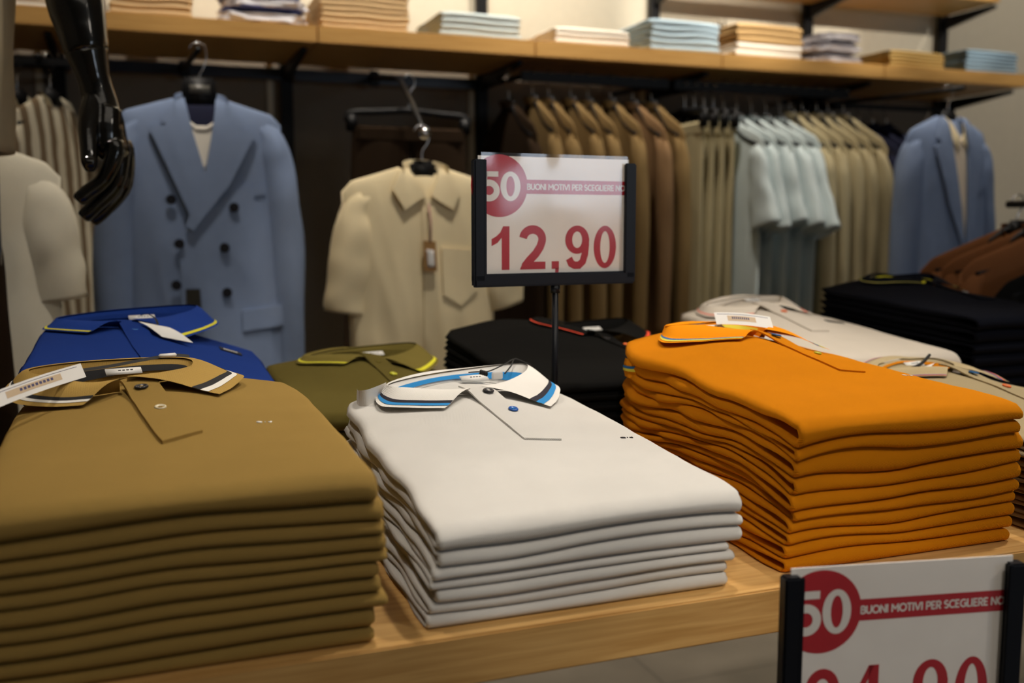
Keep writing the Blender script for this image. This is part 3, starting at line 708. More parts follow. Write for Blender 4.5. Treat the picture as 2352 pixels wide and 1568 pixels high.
def digit(mb, ch, x, z, wd, h, y):
    """bold sans figures, wd x h, lower left at x, z"""
    T = lambda pts: [(x + p[0] * wd, z + p[1] * h) for p in pts]
    sw = .29 * wd
    if ch == '0': ring(mb, x + wd / 2, z + h / 2, (wd / 2, h * .51), (wd / 2 - sw, h * .51 - sw * .72), y)
    if ch == '1': fill(mb, T([(.46, 0), (.80, 0), (.80, 1), (.52, 1), (.40, .86), (.22, .77), (.02, .71), (.02, .55), (.27, .62), (.46, .74)]), y)
    if ch == '2':
        up = arc(.49, .70, .37, .225, 172, -18, 18)
        ribbon(mb, T(up + [(.78, .52), (.62, .37), (.36, .2), (.18, .06)]), sw * 1.02, y - .00006)
        fill(mb, T([(.0, 0), (.99, 0), (.99, .175), (.12, .175)]), y)
    if ch in '69':
        f = (lambda p: p) if ch == '9' else (lambda p: (1 - p[0], 1 - p[1]))
        c = f((.5, .68)); ring(mb, x + c[0] * wd, z + c[1] * h, (wd * .5, h * .335), (wd * .5 - sw, h * .335 - sw * .75), y)
        tail = [f(p) for p in [(.87, .72), (.865, .55), (.83, .34), (.74, .16), (.58, .075), (.40, .075), (.26, .12), (.16, .24)]]
        ribbon(mb, T(tail), sw * .95, y - .00006)
    if ch == '4':
        fill(mb, T([(.0, .22), (1, .22), (1, .385), (.0, .385)]), y); fill(mb, T([(.56, 0), (.83, 0), (.83, 1), (.56, 1)]), y)
        fill(mb, T([(.0, .36), (.22, .36), (.7, .99), (.56, 1)]), y)
    if ch == '5':
        fill(mb, T([(.18, .82), (.93, .82), (.93, 1), (.2, 1)]), y); fill(mb, T([(.18, 1), (.42, 1), (.34, .5), (.08, .48)]), y)
        ribbon(mb, T([(.2, .52), (.32, .6)] + arc(.47, .345, .38, .265, 96, -158, 22)), sw, y - .00006)
    if ch == ',':
        fill(mb, T([(.0, 0), (1, 0), (1, .0), (1, .18), (.0, .18)][:2] + [(1, .18), (0, .18)]), y); fill(mb, T([(.52, .02), (1, .02), (.93, -.1), (.75, -.19), (.3, -.24), (.22, -.15), (.48, -.1)]), y)
M_RED = plain('red_print', (0.42, 0.018, 0.030), 0.4); M_PAPER = plain('sign_paper', (0.80, 0.77, 0.74), 0.6)
def sleeve_mat():
    m, n, l, b = base_mat('clear_sleeve')
    b.inputs['Base Color'].default_value = (1, 1, 1, 1); b.inputs['Roughness'].default_value = 0.09; b.inputs['IOR'].default_value = 1.49
    b.inputs['Transmission Weight'].default_value = 1.0
    tr = n.new('ShaderNodeBsdfTransparent'); gl = n.new('ShaderNodeBsdfGlossy'); gl.inputs['Roughness'].default_value = 0.10
    fr = n.new('ShaderNodeLayerWeight'); fr.inputs['Blend'].default_value = 0.5
    pw = n.new('ShaderNodeMath'); pw.operation = 'POWER'; pw.inputs[1].default_value = 5
    mt = n.new('ShaderNodeMath'); mt.operation = 'MULTIPLY_ADD'; mt.inputs[1].default_value = 0.9; mt.inputs[2].default_value = 0.075
    mx = n.new('ShaderNodeMixShader'); out = [x for x in n if x.type == 'OUTPUT_MATERIAL'][0]
    l.new(fr.outputs['Facing'], pw.inputs[0]); l.new(pw.outputs[0], mt.inputs[0]); l.new(mt.outputs[0], mx.inputs[0]); l.new(tr.outputs[0], mx.inputs[1]); l.new(gl.outputs[0], mx.inputs[2]); l.new(mx.outputs[0], out.inputs[0])
    return m
M_SLEEVE = sleeve_mat()
def price_sign(root, zb, price, W=0.194, Hh=0.155, seed=1, big=.365):
    """frame open at the top; local x across, z up from zb (bottom of the visible paper), front = -y"""
    ed = .0145
    f = MB()
    for s in (-1, 1):
        f.box((s * (W / 2 + ed / 2 - .0005), 0, zb + Hh / 2 - .0085), (ed, .013, Hh + .001), 0, .0016)
        f.box((s * (W / 2 - .0003), -.0056, zb + Hh / 2 - .006), (.004, .0022, Hh - .004), 0, .0008)
    f.box((0, 0, zb - .0075), (W + 2 * ed - .001, .013, .0165), 0, .0022)
    hard(f.obj('frame', M_FRAME, root))
    back = MB().box((0, .0022, zb + Hh / 2 - .004), (W + .012, .0014, Hh + .002)).obj('paper', M_PAPER, root, False)
    y = .0022 - .0009
    L = -W / 2
    z0 = zb; H = Hh
    g = MB()
    cxx, czz, rr = L + .112 * W, z0 + .735 * H, .19 * W
    fill(g, arc(cxx, czz, rr, rr, 0, 354, 59), y); fill(g, [(L + .28 * W, z0 + .672 * H), (W / 2 + .004, z0 + .672 * H), (W / 2 + .004, z0 + .79 * H), (L + .28 * W, z0 + .79 * H)], y - .00003)
    ch = big * H
    for c, (xa, wc) in zip(price, [(.055, .155), (.25, .18), (.472, .052), (.568, .172), (.775, .166)]): digit(g, c, L + xa * W, z0 + .035 * H, wc * W, ch, y)
    g.obj('red_print', M_RED, back, False)
    g = MB()
    digit(g, '5', L - .022 * W, z0 + .612 * H, .135 * W, .24 * H, y - .0002); digit(g, '0', L + .118 * W, z0 + .612 * H, .135 * W, .24 * H, y - .0002)
    txt = 'BUONI MOTIVI PER SCEGLIERE NOI'; hgt = .0070 * W / .186
    tw = sum(GL[c][0] for c in txt) * hgt
    k = .715 * W / tw; x = L + .298 * W
    for c in txt:
        for st in GL[c][1]: ribbon(g, [(x + p[0] * hgt * k, z0 + (.731 - .5 * hgt / H) * H + p[1] * hgt) for p in st], .2 * hgt, y - .0002, .00005)
        x += GL[c][0] * hgt * k
    g.obj('white_lettering', plain('white_print', (.74, .72, .69), .5), back, False)
    # clear plastic sleeve, slightly wavy
    rows = []
    for i in range(33):
        row = []
        for j in range(25):
            px = -W / 2 - .003 + (W + .006) * i / 32; pz = zb - .003 + (Hh + .004) * j / 24
            py = -.0008 - .0011 * noise.noise((px * 13 + seed, pz * 12, seed)) * math.sin(math.pi * i / 32) - .0012 * max(0, j - 20) / 4 * noise.noise((px * 30, seed, 3))
            row.append(Vector((px, min(py, .0008), pz)))
        rows.append(row)
    V = [p for r_ in rows for p in r_]
    mesh_obj('clear_sleeve', V, grid_faces(33, 25), M_SLEEVE, root)
t = thing('price_sign', 'black framed sign reading 12,90 on a thin stem between the folded shirts', 'sign', (.507, 1.187, TBL), R(4))
b = MB().box((.006, 0, .0025), (.05, .024, .005), 0, .001); hard(b.obj('base', M_FRAME, t))
b = MB(); b.tube([(0, .002, .004), (0, .002, .2488)], .0042, 12); b.obj('stem', M_FRAME, t)
b = MB(); b.tube([(0, .002, .238), (0, .002, .2488)], .0062, 12); b.obj('collar_clamp', M_FRAME, t)
price_sign(t, .2640, '12,90', .204, .150)
t = thing('price_sign', 'black framed sign reading 24,90 standing in front of the table edge', 'sign', (.575, .62, 0), R(-11))
hard(MB().box((0, .02, .006), (.24, .2, .012), 0, .002).obj('base', M_FRAME, t))
b = MB(); b.tube([(0, .010, .01), (0, .010, .761)], .008, 12); b.obj('stem', M_FRAME, t)
price_sign(t, .776, '24,90', .184, .153, 5, .385)

# ------------------------------------------------------------------ shelving on the back wall
LX = [-0.793 + .64 * k for k in range(6)]
LAB = ['at the far left end, partly behind the arm', 'under the beige trousers and the crumpled blue shirts', 'under the beige and pale blue piles left of centre', 'under the white and the pale blue piles', 'under the grey crumpled pile', 'at the far right end, under the last blue pile']
for k, x in enumerate(LX):
    o = hard(MB().box((0, 0, 0), (.636, .42, .045), 0, .0015).obj('shelf_board', M_SHELF, None, True, (x + .32, 3.012, 1.7115)))
    tag(o, 'oak shelf board ' + LAB[k], 'shelf', 'lower shelf boards')
for k, x in enumerate(LX[4:]):
    o = hard(MB().box((0, 0, 0), (.636, .28, .045), 0, .0015).obj('shelf_board', M_SHELF, None, True, (x + .32, 3.082, 2.0375)))
    tag(o, 'upper oak shelf board, ' + ['left one, above the grey pile', 'right one, in the top right corner of the photo'][k], 'shelf', 'upper shelf boards')
POSTS = [-.19, .462, 1.108, 1.756, 2.41, 3.06]
PL = ['at the far left, behind the hand', 'right of the blue double-breasted blazer', 'left of the row of brown jackets', 'between the brown and the pale blue clothes', 'behind the khaki jackets', 'at the right end, behind the right blazer']
for k, x in enumerate(POSTS):
    b = MB().box((0, 0, 1.2), (.036, .027, 2.4), 0, .001)
    t = thing('shelf_post', 'black metal wall post ' + PL[k], 'post', (x, 3.239, 0), 0, 'wall posts')
    hard(b.obj('upright', M_BLACK, t))
    bk = MB()
    for zz in (1.6885, 2.0145):
        if zz > 1.9 and x < 1.7: continue
        ln = -.36 if zz < 1.9 else -.26
        v = [(-.008, ln, zz - .012), (.008, ln, zz - .012), (.008, ln, zz - .001), (-.008, ln, zz - .001), (-.008, -.019, zz - .05), (.008, -.019, zz - .05), (.008, -.019, zz - .001), (-.008, -.019, zz - .001)]
        bk = MB(); bk.add(v, [(0, 1, 2, 3), (4, 5, 6, 7), (0, 1, 5, 4), (3, 2, 6, 7), (0, 3, 7, 4), (1, 2, 6, 5)])
        bk.obj('bracket', M_BLACK, t, False)
def rail(name, x0, x1, y, z, label, arms, hh=.03):
    t = thing(name, label, 'rail', ((x0 + x1) / 2, y, z))
    hard(MB().box((0, 0, 0), (x1 - x0, .015, hh), 0, .002).obj('bar', M_BLACK, t))
    for a in arms:
        b = MB(); b.tube([(a - (x0 + x1) / 2, 3.212 - y, .012), (a - (x0 + x1) / 2, (3.212 - y) * .5, .008), (a - (x0 + x1) / 2, 0.004, 0)], .0085, 8); b.obj('arm', M_BLACK, t)
    return t
def crossbar(x0, x1, label):
    o = hard(MB().box((0, 0, 0), (x1 - x0, .015, .034), 0, .002).obj('crossbar', plain('blue_black_metal', (.012, .022, .04), .35), None, True, ((x0 + x1) / 2, 3.2, 1.655)))
    return tag(o, label, 'rail')
crossbar(-.79, -.21, 'dark metal crossbar at the far left, above the striped clothes')
crossbar(-.17, .443, 'dark metal crossbar above the blue double-breasted blazer')
crossbar(.481, 1.089, 'dark metal crossbar above the brown trousers')
rail('hanging_rail', 1.10, 1.60, 2.85, 1.637, 'black hanging rail that carries the brown jackets', [1.108, 1.59])
rail('hanging_rail', 1.62, 2.30, 2.85, 1.637, 'black hanging rail that carries the pale blue and khaki clothes', [1.756, 2.295])
rail('hanging_rail', 2.32, 2.86, 2.95, 1.612, 'thin black hanging rail behind the right blazer', [2.41], .016)
def faceout(x, pts, label):
    t = thing('waterfall_arm', label, 'hanging arm', (x, 3.19, 1.655))
    hard(MB().box((0, -.003, 0), (.03, .008, .05), 0, .002).obj('wall_plate', M_BLACK, t))
    P = [Vector((p[0], p[1] - 3.19, p[2] - 1.655)) for p in pts]
    b = MB(); b.tube(P, .0075, 8); b.obj('arm', M_BLACK, t)
    return t, P
t, P = faceout(.155, [(0, 3.18, 1.655), (0, 2.62, 1.612), (0, 2.50, 1.603)], 'black arm that carries the blue double-breasted blazer')
t, P = faceout(.73, [(-.005, 3.18, 1.655), (-.02, 2.78, 1.60), (-.06, 2.5, 1.50), (-.1, 2.25, 1.405)], 'black sloping arm with round end, carrying the cream shirt and the brown trousers')
b = MB(); b.tube([P[-1] + Vector((0, .004, 0)), P[-1] + Vector((0, -.012, -.003))], .013, 16); b.obj('end_cap', M_CHROME, t)
t, P = faceout(2.42, [(0, 3.18, 1.64), (0, 2.62, 1.62), (-.02, 2.44, 1.612)], 'black arm that carries the blue blazer on the right')
t, P = faceout(-.205, [(0, 3.18, 1.655), (0, 2.72, 1.60)], 'black arm that carries the striped clothes on the left')

# ------------------------------------------------------------------ hangers and clothes
def hanger(name, label, loc, rz, half=.19, drop=.075, hook_h=.075, group='clothes hangers', plate=False, r=.006):
    """loc = neck point (top of the hanger body); hook rises from it"""
    t = thing(name, label, 'hanger', loc, rz, group)
    hk = MB()
    pts = [(0, 0, 0), (0, 0, hook_h * .35), (.012, 0, hook_h * .55), (.019, 0, hook_h * .78)]
    pts += [(.019 * math.cos(R(a)), 0, hook_h - .012 + .017 * math.sin(R(a))) for a in (30, 60, 90, 120, 150, 175)]
    hk.tube(cr(pts, 22), .0018, 6); hk.obj('hook', M_CHROME, t)
    b = MB()
    b.tube(cr([(-half, 0, -drop), (-half * .6, 0, -drop * .62 - .01), (-half * .25, 0, -.026), (0, 0, -.006), (half * .25, 0, -.026), (half * .6, 0, -drop * .62 - .01), (half, 0, -drop)], 25), [(r * 1.3, r * 1.6)] * 25, 8)
    b.box((0, -.004, -.004 if plate else -.016), (.078, .030, .085) if plate else (.062, .016, .05), 0, .007)
    b.obj('shoulder_bar', M_BLACK, t)
    if plate: MB().box((0, -.0195, .010), (.046, .002, .020), 0, .0005).obj('name_plate', plain('grey_plate', (.12, .115, .1), .4), t)
    return t
def clip_hanger(label, loc, rz, half=.17, group='clothes hangers', hook_h=.09):
    t = thing('clip_hanger', label, 'hanger', loc, rz, group)
    b = MB(); b.tube(cr([(0, 0, 0), (0, 0, hook_h * .5), (.014, 0, hook_h * .7), (.016, 0, hook_h * .9), (0, 0, hook_h + .004), (-.014, 0, hook_h * .93)], 18), .0022, 6); b.obj('hook', M_CHROME, t)
    b = MB(); b.tube(cr([(-half, 0, -.03), (-half + .01, 0, -.008), (-half * .5, 0, -.002), (0, 0, .004), (half * .5, 0, -.002), (half - .01, 0, -.008), (half, 0, -.03)], 21), [(.009, .007)] * 21, 8); b.obj('shoulder_bar', M_BLACK, t)
    for s in (-1, 1):
        b = MB().box((s * (half - .012), 0, -.035), (.03, .02, .045), 0, .004); b.obj('clip', M_BLACK, t)
    return t
class Torso:
    """a hanging garment's body: local x across, front = -y, z=0 at the neck, hem at -L"""
    def __init__(s, sw, hw, L, slope, T, nw=.055, seed=0, fold=.008, neck=.02, ff=26):
        s.__dict__.update(sw=sw, hw=hw, L=L, slope=slope, T=T, nw=nw, seed=seed, fold=fold, neck=neck, ff=ff)
    def W(s, b): return s.hw + (s.sw - s.hw) * b ** 1.4
    def zt(s, x):
        ax = abs(x); return -s.slope * max(0, ax - s.nw) - (s.neck * (1 - (ax / s.nw) ** 2) if ax < s.nw else 0) - .018 * max(0, ax / s.sw - .88) / .12
    def th(s, a, b):
        return s.T * (max(0, 1 - abs(a) ** 2.6)) ** .5 * (max(0, 1 - b ** 9)) ** .5 * (.75 + .5 * (1 - b))
    def fd(s, x, z, k=0):
        d = min(1, max(0, -z / s.L) * 1.6)
        rg = 1 - abs(noise.noise((x * s.ff * .8 + z * 2.2 + s.seed, z * 2.5, s.seed * 3 + k))) * 2.2
        return s.fold * (.25 + d) * (noise.noise((x * s.ff + s.seed * 7.7, z * 1.7 + s.seed, k * 5.0)) + .5 * noise.noise((x * s.ff * .55 + z * 4, z * 3, s.seed + k)) - .35 * max(0, rg) ** 2)
    def pt(s, a, b, side):
        x = a * s.W(b); zt = s.zt(x); z = -s.L + (zt + s.L) * b
        y = side * s.th(a, b) + s.fd(x, z, 0 if side < 0 else 1) * min(1, s.th(a, b) / (s.T * .4) if s.T else 0)
        return Vector((x, y, z))
    def front(s, x, z, off):
        b = .9
        for _ in range(3):
            zt = s.zt(x); b = max(0, min(1, (z + s.L) / (zt + s.L)))
        a = max(-1, min(1, x / s.W(b)))
        y = -s.th(a, b) + s.fd(x, z, 0) * min(1, s.th(a, b) / (s.T * .4))
        return Vector((x, y - off, z))
    def mesh(s, nu=48, nv=44):
        V = []
        for side in (-1, 1):
            for i in range(nu):
                q = i / (nu - 1); a = math.sin((q - .5) * math.pi) * .55 + (2 * q - 1) * .45
                for j in range(nv):
                    b = j / (nv - 1); b = 1 - (1 - b) ** 1.5
                    V.append(s.pt(a, b, side))
        N = nu * nv; F = grid_faces(nu, nv) + [tuple(reversed(f)) for f in grid_faces(nu, nv, N)]
        for i in range(nu - 1):
            F.append((i * nv, (i + 1) * nv, (i + 1) * nv + N, i * nv + N)); F.append((i * nv + nv - 1, i * nv + nv - 1 + N, (i + 1) * nv + nv - 1 + N, (i + 1) * nv + nv - 1))
        for j in range(nv - 1):
            F.append((j, j + N, j + 1 + N, j + 1)); k = (nu - 1) * nv; F.append((k + j, k + j + 1, k + j + 1 + N, k + j + N))
        return V, F
def sleeve_mesh(path, radii, seed, n=16, fold=.006, m=26, open_end=True):
    P = cr(path, m); rx = cr([(r_[0], r_[1], 0) for r_ in radii], m)
    V = []; F = []
    for i in range(m):
        t = (P[min(i + 1, m - 1)] - P[max(i - 1, 0)]).normalized(); sd = Vector((0, 1, 0)); ax = sd.cross(t).normalized(); sd = t.cross(ax).normalized()
        for j in range(n):
            an = 2 * math.pi * j / n
            k = 1 + fold / max(rx[i].x, .01) * noise.noise((an * 1.6 if an < math.pi else (2 * math.pi - an) * 1.6 + 5, i / m * 5 + seed, seed * 3.1))
            V.append(P[i] + ax * math.cos(an) * rx[i].x * k + sd * math.sin(an) * rx[i].y * k)
    for i in range(m - 1):
        for j in range(n):
            a = i * n + j; b = i * n + (j + 1) % n; F.append((a, b, b + n, a + n))
    F.append(tuple(range(n)))
    if open_end:                                   # turn the cuff inwards
        c = sum(V[-n:], Vector()) / n; k0 = len(V); d = (P[-1] - P[-2]).normalized()
        for j in range(n): V.append(c + (V[k0 - n + j] - c) * .86 - d * .002)
        for j in range(n): V.append(c + (V[k0 - n + j] - c) * .8 - d * .05)
        for k in (0, 1):
            for j in range(n):
                a = k0 - n + k * n + j; b = k0 - n + k * n + (j + 1) % n; F.append((a, b, b + n, a + n))
        F.append(tuple(range(k0 + n, k0 + 2 * n)))
    else: F.append(tuple(range((m - 1) * n, m * n)))
    return V, F
def long_sleeve(root, T, s, mat, seed, L=.60, out=.03, r0=.075, r1=.052, fy=.8, fwd=0.0, fold=.007):
    x = s * (T.sw - .035); z = T.zt(T.sw) - .03
    V, F = sleeve_mesh([(x - s * .022, 0, z + .030), (x + s * .008, fwd * .1, z - .012), (x + s * .020, fwd * .3, z - .10), (x + s * (.022 + out), fwd * .6, z - L * .5), (x + s * (.022 + out * .8), fwd, z - L)], [(r0 * .3, r0 * fy * .35), (r0 * .62, r0 * fy * .8), (r0 * .80, r0 * fy), (r0 * .86, r0 * fy), (r1, r1 * fy)], seed, fold=fold, m=34)
    return mesh_obj('sleeve', V, F, mat, root)
def short_sleeve(root, T, s, mat, seed, L=.22, ang=20, r0=.085, r1=.085, fy=.55, **_k):
    x = s * (T.sw - .045); z = T.zt(T.sw) - .028
    dx = s * math.sin(R(ang)) * L; dz = -math.cos(R(ang)) * L
    V, F = sleeve_mesh([(x - s * .024, 0, z + .028), (x + dx * .10 + s * .004, 0, z + dz * .08), (x + dx * .55, 0, z + dz * .55), (x + dx, 0, z + dz)], [(r0 * .3, r0 * fy * .3), (r0 * .66, r0 * fy * .8), (r0 * .9, r0 * fy), (r1, r1 * fy)], seed, fold=.011, m=26)
    return mesh_obj('sleeve', V, F, mat, root)
def tpatch(root, name, T, poly, h, mat, base=0.0, step=.012):
    return patch_obj(name, T.front, poly, h, mat, root, step, base)
def gbutton(root, T, x, z, mat, r=.009, base=.004):
    o = MB(); o.tube([(0, 0, 0), (0, -.004, 0)], r, 14); o = o.obj('button', mat, root); hard(o)
    o.location = T.front(x, z, base); return o

F_BLAZER = fabric('blue_suiting', (0.215, 0.28, 0.43), 0.0, var=.08); M_BTN = plain('dark_horn', (.006, .006, .010), .6, 0, .3)
F_CREAM = fabric('cream_linen', (0.86, 0.73, 0.47), 0.0, var=.05); F_TEE = fabric('offwhite_jersey', (0.70, 0.655, 0.53), 0.0)
F_BROWN = fabric('brown_cotton', (0.25, 0.165, 0.070), 0.0); F_BROWN2 = fabric('reddish_brown_cotton', (0.25, 0.15, 0.075), 0.0)
F_DARK = fabric('black_brown_wool', (0.030, 0.018, 0.010), 0.0); F_MID = fabric('mid_brown_lining', (0.12, 0.07, 0.022), 0.0)
F_LB = fabric('pale_blue_linen', (0.55, 0.63, 0.64), 0.0); F_LBT = fabric('grey_blue_linen', (0.36, 0.42, 0.45), 0.0)
F_KHAKI = fabric('khaki_cotton', (0.45, 0.385, 0.235), 0.0); F_SAND = fabric('sand_cotton', (0.44, 0.38, 0.23), 0.0)
F_NAVYW = fabric('navy_wool', (0.02, 0.022, 0.045), 0.0); F_RUST = fabric('rust_brown_knit', (0.17, 0.068, 0.026), 0.0)
F_INNER = fabric('white_jersey', (0.76, 0.72, 0.64), 0.0)

# --- blue double-breasted blazer, facing the room
t = thing('blazer', 'light blue double-breasted blazer hanging left of the cream shirt', 'blazer', (.155, 2.52, 1.492), R(1))
T = Torso(.188, .188, .80, .30, .065, .062, 2, .009, .006, 13); V, F = T.mesh(60, 56); mesh_obj('body', V, F, F_BLAZER, t)
BZ, BT = t, T
long_sleeve(t, T, -1, F_BLAZER, 4, .60, .024, .060, .050); long_sleeve(t, T, 1, F_BLAZER, 9, .585, .010, .060, .048)
tpatch(t, 'front_panel', T, [(-.042, -.285), (-.02, -.27), (.10, -.2), (.14, -.3), (.15, -.74), (.03, -.76), (-.0, -.68), (-.035, -.60), (-.062, -.52), (-.062, -.36)], .004, F_BLAZER, .0005, .014)
ll = tpatch(t, 'lapel', T, [(-.036, .002), (-.060, -.008), (-.092, -.056), (-.078, -.066), (-.118, -.072), (-.112, -.088), (-.066, -.2), (-.036, -.275), (-.02, -.235), (.002, -.175), (-.022, -.08)], .006, F_BLAZER, .006, .012)
lr = tpatch(t, 'lapel', T, [(.036, .002), (.062, -.008), (.095, -.06), (.082, -.070), (.122, -.076), (.116, -.092), (.058, -.2), (-.03, -.31), (-.046, -.30), (-.036, -.27), (.002, -.175), (.022, -.08)], .006, F_BLAZER, .0075, .012)
v, f = slab([[p + Vector((0, 0, -.004 * j)) + Vector((0, -.003 * j, 0)) for j in range(4)] for p in cr([(-.058, -.045, -.004), (-.05, .0, .012), (-.02, .04, .022), (.02, .04, .022), (.05, 0, .012), (.058, -.045, -.004)], 24)], .005); mesh_obj('collar', v, f, F_BLAZER, t)
for (x, z) in [(-.076, -.238), (.065, -.255), (-.062, -.340), (.040, -.350), (-.072, -.436), (.042, -.456)]: gbutton(t, T, x, z, M_BTN, .0115, .007)
tpatch(t, 'breast_pocket', T, [(.075, -.215), (.14, -.2), (.142, -.222), (.077, -.237)], .002, F_BLAZER, .001)
for s in (-1, 1): tpatch(t, 'pocket_flap', T, [(s * .075, -.50), (s * .175, -.49), (s * .176, -.54), (s * .076, -.55)], .004, F_BLAZER, .005)
tpatch(t, 'dark_label', T, [(-.052, -.445), (-.02, -.445), (-.018, -.52), (-.05, -.52)], .002, plain('dark_olive_label', (.02, .018, .01), .6), .009)
tpatch(t, 'lining', T, [(-.036, .002), (-.02, -.004), (.02, -.004), (.036, .002), (.03, -.09), (-.03, -.09)], .002, F_NAVYW, .001)
t = thing('tee_shirt', 'white crew-neck tee worn inside the light blue double-breasted blazer', 'tee shirt', (.155, 2.52, 1.492), R(1))
hang_in = lambda T_, poly, h, base: [p for p in patch(T_.front, poly, h, .012, base)]
v, f = hang_in(BT, [(-.034, -.05), (-.012, -.066), (.012, -.066), (.034, -.05), (.03, -.10), (.006, -.172), (-.004, -.178), (-.03, -.1)], .002, .003); mesh_obj('front', v, f, F_INNER, t)
v, f = hang_in(BT, [(-.034, -.05), (-.012, -.066), (.012, -.066), (.034, -.05), (.032, -.064), (.012, -.079), (-.012, -.079), (-.032, -.064)], .003, .004); mesh_obj('neck_rib', v, f, F_INNER, t)
hanger('coat_hanger', 'black hanger with grey name plate under the light blue double-breasted blazer', (.155, 2.52, 1.502), R(1), .175, .07, .115, plate=True)

# --- cream shirt
t = thing('shirt', 'cream short-sleeved shirt with chest pocket and paper tag', 'shirt', (.63, 2.27, 1.328), R(3))
T = Torso(.192, .17, .72, .30, .045, .058, 5, .012, .012, 20); V, F = T.mesh(56, 50); mesh_obj('body', V, F, F_CREAM, t)
for s in (-1, 1): short_sleeve(t, T, s, F_CREAM, 3 + s, .25, 9 if s < 0 else 15, .062, .05, .62)
tpatch(t, 'collar', T, [(-.036, .004), (-.062, -.01), (-.082, -.052), (-.056, -.098), (-.03, -.082), (-.004, -.066), (-.012, -.05), (-.03, -.025)], .006, F_CREAM, .006, .01)
tpatch(t, 'collar', T, [(.036, .004), (.062, -.01), (.085, -.052), (.062, -.096), (.034, -.082), (.008, -.066), (.014, -.05), (.03, -.025)], .006, F_CREAM, .006, .01)
v, f = slab([[p + Vector((0, -.002 * j, -.006 * j)) for j in range(4)] for p in cr([(-.052, -.03, .002), (-.045, .0, .012), (-.02, .03, .02), (.02, .03, .02), (.045, 0, .012), (.052, -.03, .002)], 22)], .004); mesh_obj('neck_stand', v, f, F_CREAM, t)
tpatch(t, 'placket', T, [(-.014, -.068), (.02, -.068), (.02, -.66), (-.014, -.66)], .002, F_CREAM, .001, .014)
tpatch(t, 'pocket', T, [(.03, -.185), (.128, -.19), (.126, -.285), (.078, -.32), (.032, -.295)], .004, F_CREAM, .001)
tg = tpatch(t, 'hang_tag', T, [(-.016, -.168), (.012, -.17), (.014, -.238), (-.014, -.238)], .002, plain('kraft_card', (.36, .19, .06), .7), .012)
v, f = patch(T.front, [(-.010, -.188), (.006, -.19), (.008, -.228), (-.008, -.228)], .0008, .01, .0145); mesh_obj('printed_panel', v, f, M_CARD, tg)
b = MB(); b.tube([T.front(.0, -.085, .01), T.front(.002, -.13, .014), T.front(0, -.172, .014)], .0022, 6); b.obj('tag_cord', plain('rose_cord', (.4, .2, .17), .8), t)
hanger('coat_hanger', 'black hanger under the cream short-sleeved shirt', (.63, 2.27, 1.335), R(3), .165, .07, .085)

# --- brown trousers on the wide clip hanger behind the cream shirt
def trousers(name, label, loc, rz, mat, half=.13, L=.85, group=None, seed=1, thick=.02, spread=.06, top_mat=None):
    t = thing(name, label, 'trousers', loc, rz, group)
    for s in (-1, 1):
        V = []; n = 18; m = 20
        for i in range(m):
            q = i / (m - 1); z = -L * q
            w_ = half * (.54 - .12 * q); xc = s * (half * .5 + spread * q)
            for j in range(n):
                an = 2 * math.pi * j / n
                c, s_ = math.cos(an), math.sin(an)
                x = xc + w_ * math.copysign(abs(c) ** .8, c); y = thick * s_ * (1 + .5 * q) + .006 * noise.noise((x * 25, z * 2, seed)) * min(1, q * 3)
                V.append((x, y, z))
        F = [(i * n + j, i * n + (j + 1) % n, (i + 1) * n + (j + 1) % n, (i + 1) * n + j) for i in range(m - 1) for j in range(n)] + [tuple(range(n)), tuple(range((m - 1) * n, m * n))]
        mesh_obj('trouser_leg', V, F, mat, t)
    hard(MB().box((0, 0, -.02), (half * 2.02, thick * 2.15, .045), 0, .008).obj('waistband', top_mat or mat, t))
    return t
clip_hanger('wide black clip hanger holding the dark brown trousers', (.725, 2.74, 1.505), R(2), .175, hook_h=.10)
trousers('hanging_trousers', 'dark brown trousers on a wide clip hanger behind the cream shirt', (.725, 2.74, 1.462), R(2), F_DARK, .155, .95, seed=3, spread=.075)

# --- side-hung garments: across runs along the depth of the room
HG = 'clothes hangers'
def side_coat(name, label, cat, x, y, z, mat, seed, sw=.215, L=.82, slope=.52, T_=.020, rz=90, sleeves='long', group=None, hangl='', collar=True, rail_z=1.637):
    rr = random.Random(seed)
    t = thing(name, label, cat, (x, y, z), R(rz), group)
    T = Torso(sw, sw * .93, L, slope, T_, .05, seed, .0045, .01, 20); V, F = T.mesh(36, 34); mesh_obj('body', V, F, mat, t)
    for s in (-1, 1):
        if sleeves == 'long': long_sleeve(t, T, s, mat, seed + s, .56, .0, .048, .04, .5)
        elif sleeves == 'short': short_sleeve(t, T, s, mat, seed + s, rr.uniform(.22, .275), rr.uniform(9, 21), .060, .068, .36)
    if collar:
        v, f = slab([[p + Vector((0, -.003 * j, -.008 * j)) for j in range(4)] for p in cr([(-.05, -.026, -.012), (-.042, .0, .006), (-.02, .022, .014), (.02, .022, .014), (.042, 0, .006), (.05, -.026, -.012)], 18)], .005); mesh_obj('collar', v, f, mat, t)
    hanger('coat_hanger', hangl, (x, y, z + .012), R(rz), sw * .86, slope * (sw * .86 - .05) + .045, max(.05, rail_z + .018 - z - .012), HG)
    return t
NTH = ['leftmost', 'second from the left', 'third from the left', 'fourth from the left', 'fifth from the left', 'sixth from the left', 'seventh from the left', 'eighth from the left']
for k, x in enumerate([1.137, 1.19, 1.262, 1.32, 1.397, 1.474, 1.54]):
    side_coat('hanging_jacket', 'brown jacket on the rail, %s of the seven behind the sign' % NTH[k], 'jacket', x, 2.85, 1.562 - .002 * (k % 2), F_BROWN if k != 5 else F_BROWN2, 20 + k, rz=90 + (-2, -1, 0, -1, 0, 1, 0)[k], group='brown jackets on the rail', hangl='black hanger holding the brown jacket, %s of the seven' % NTH[k])
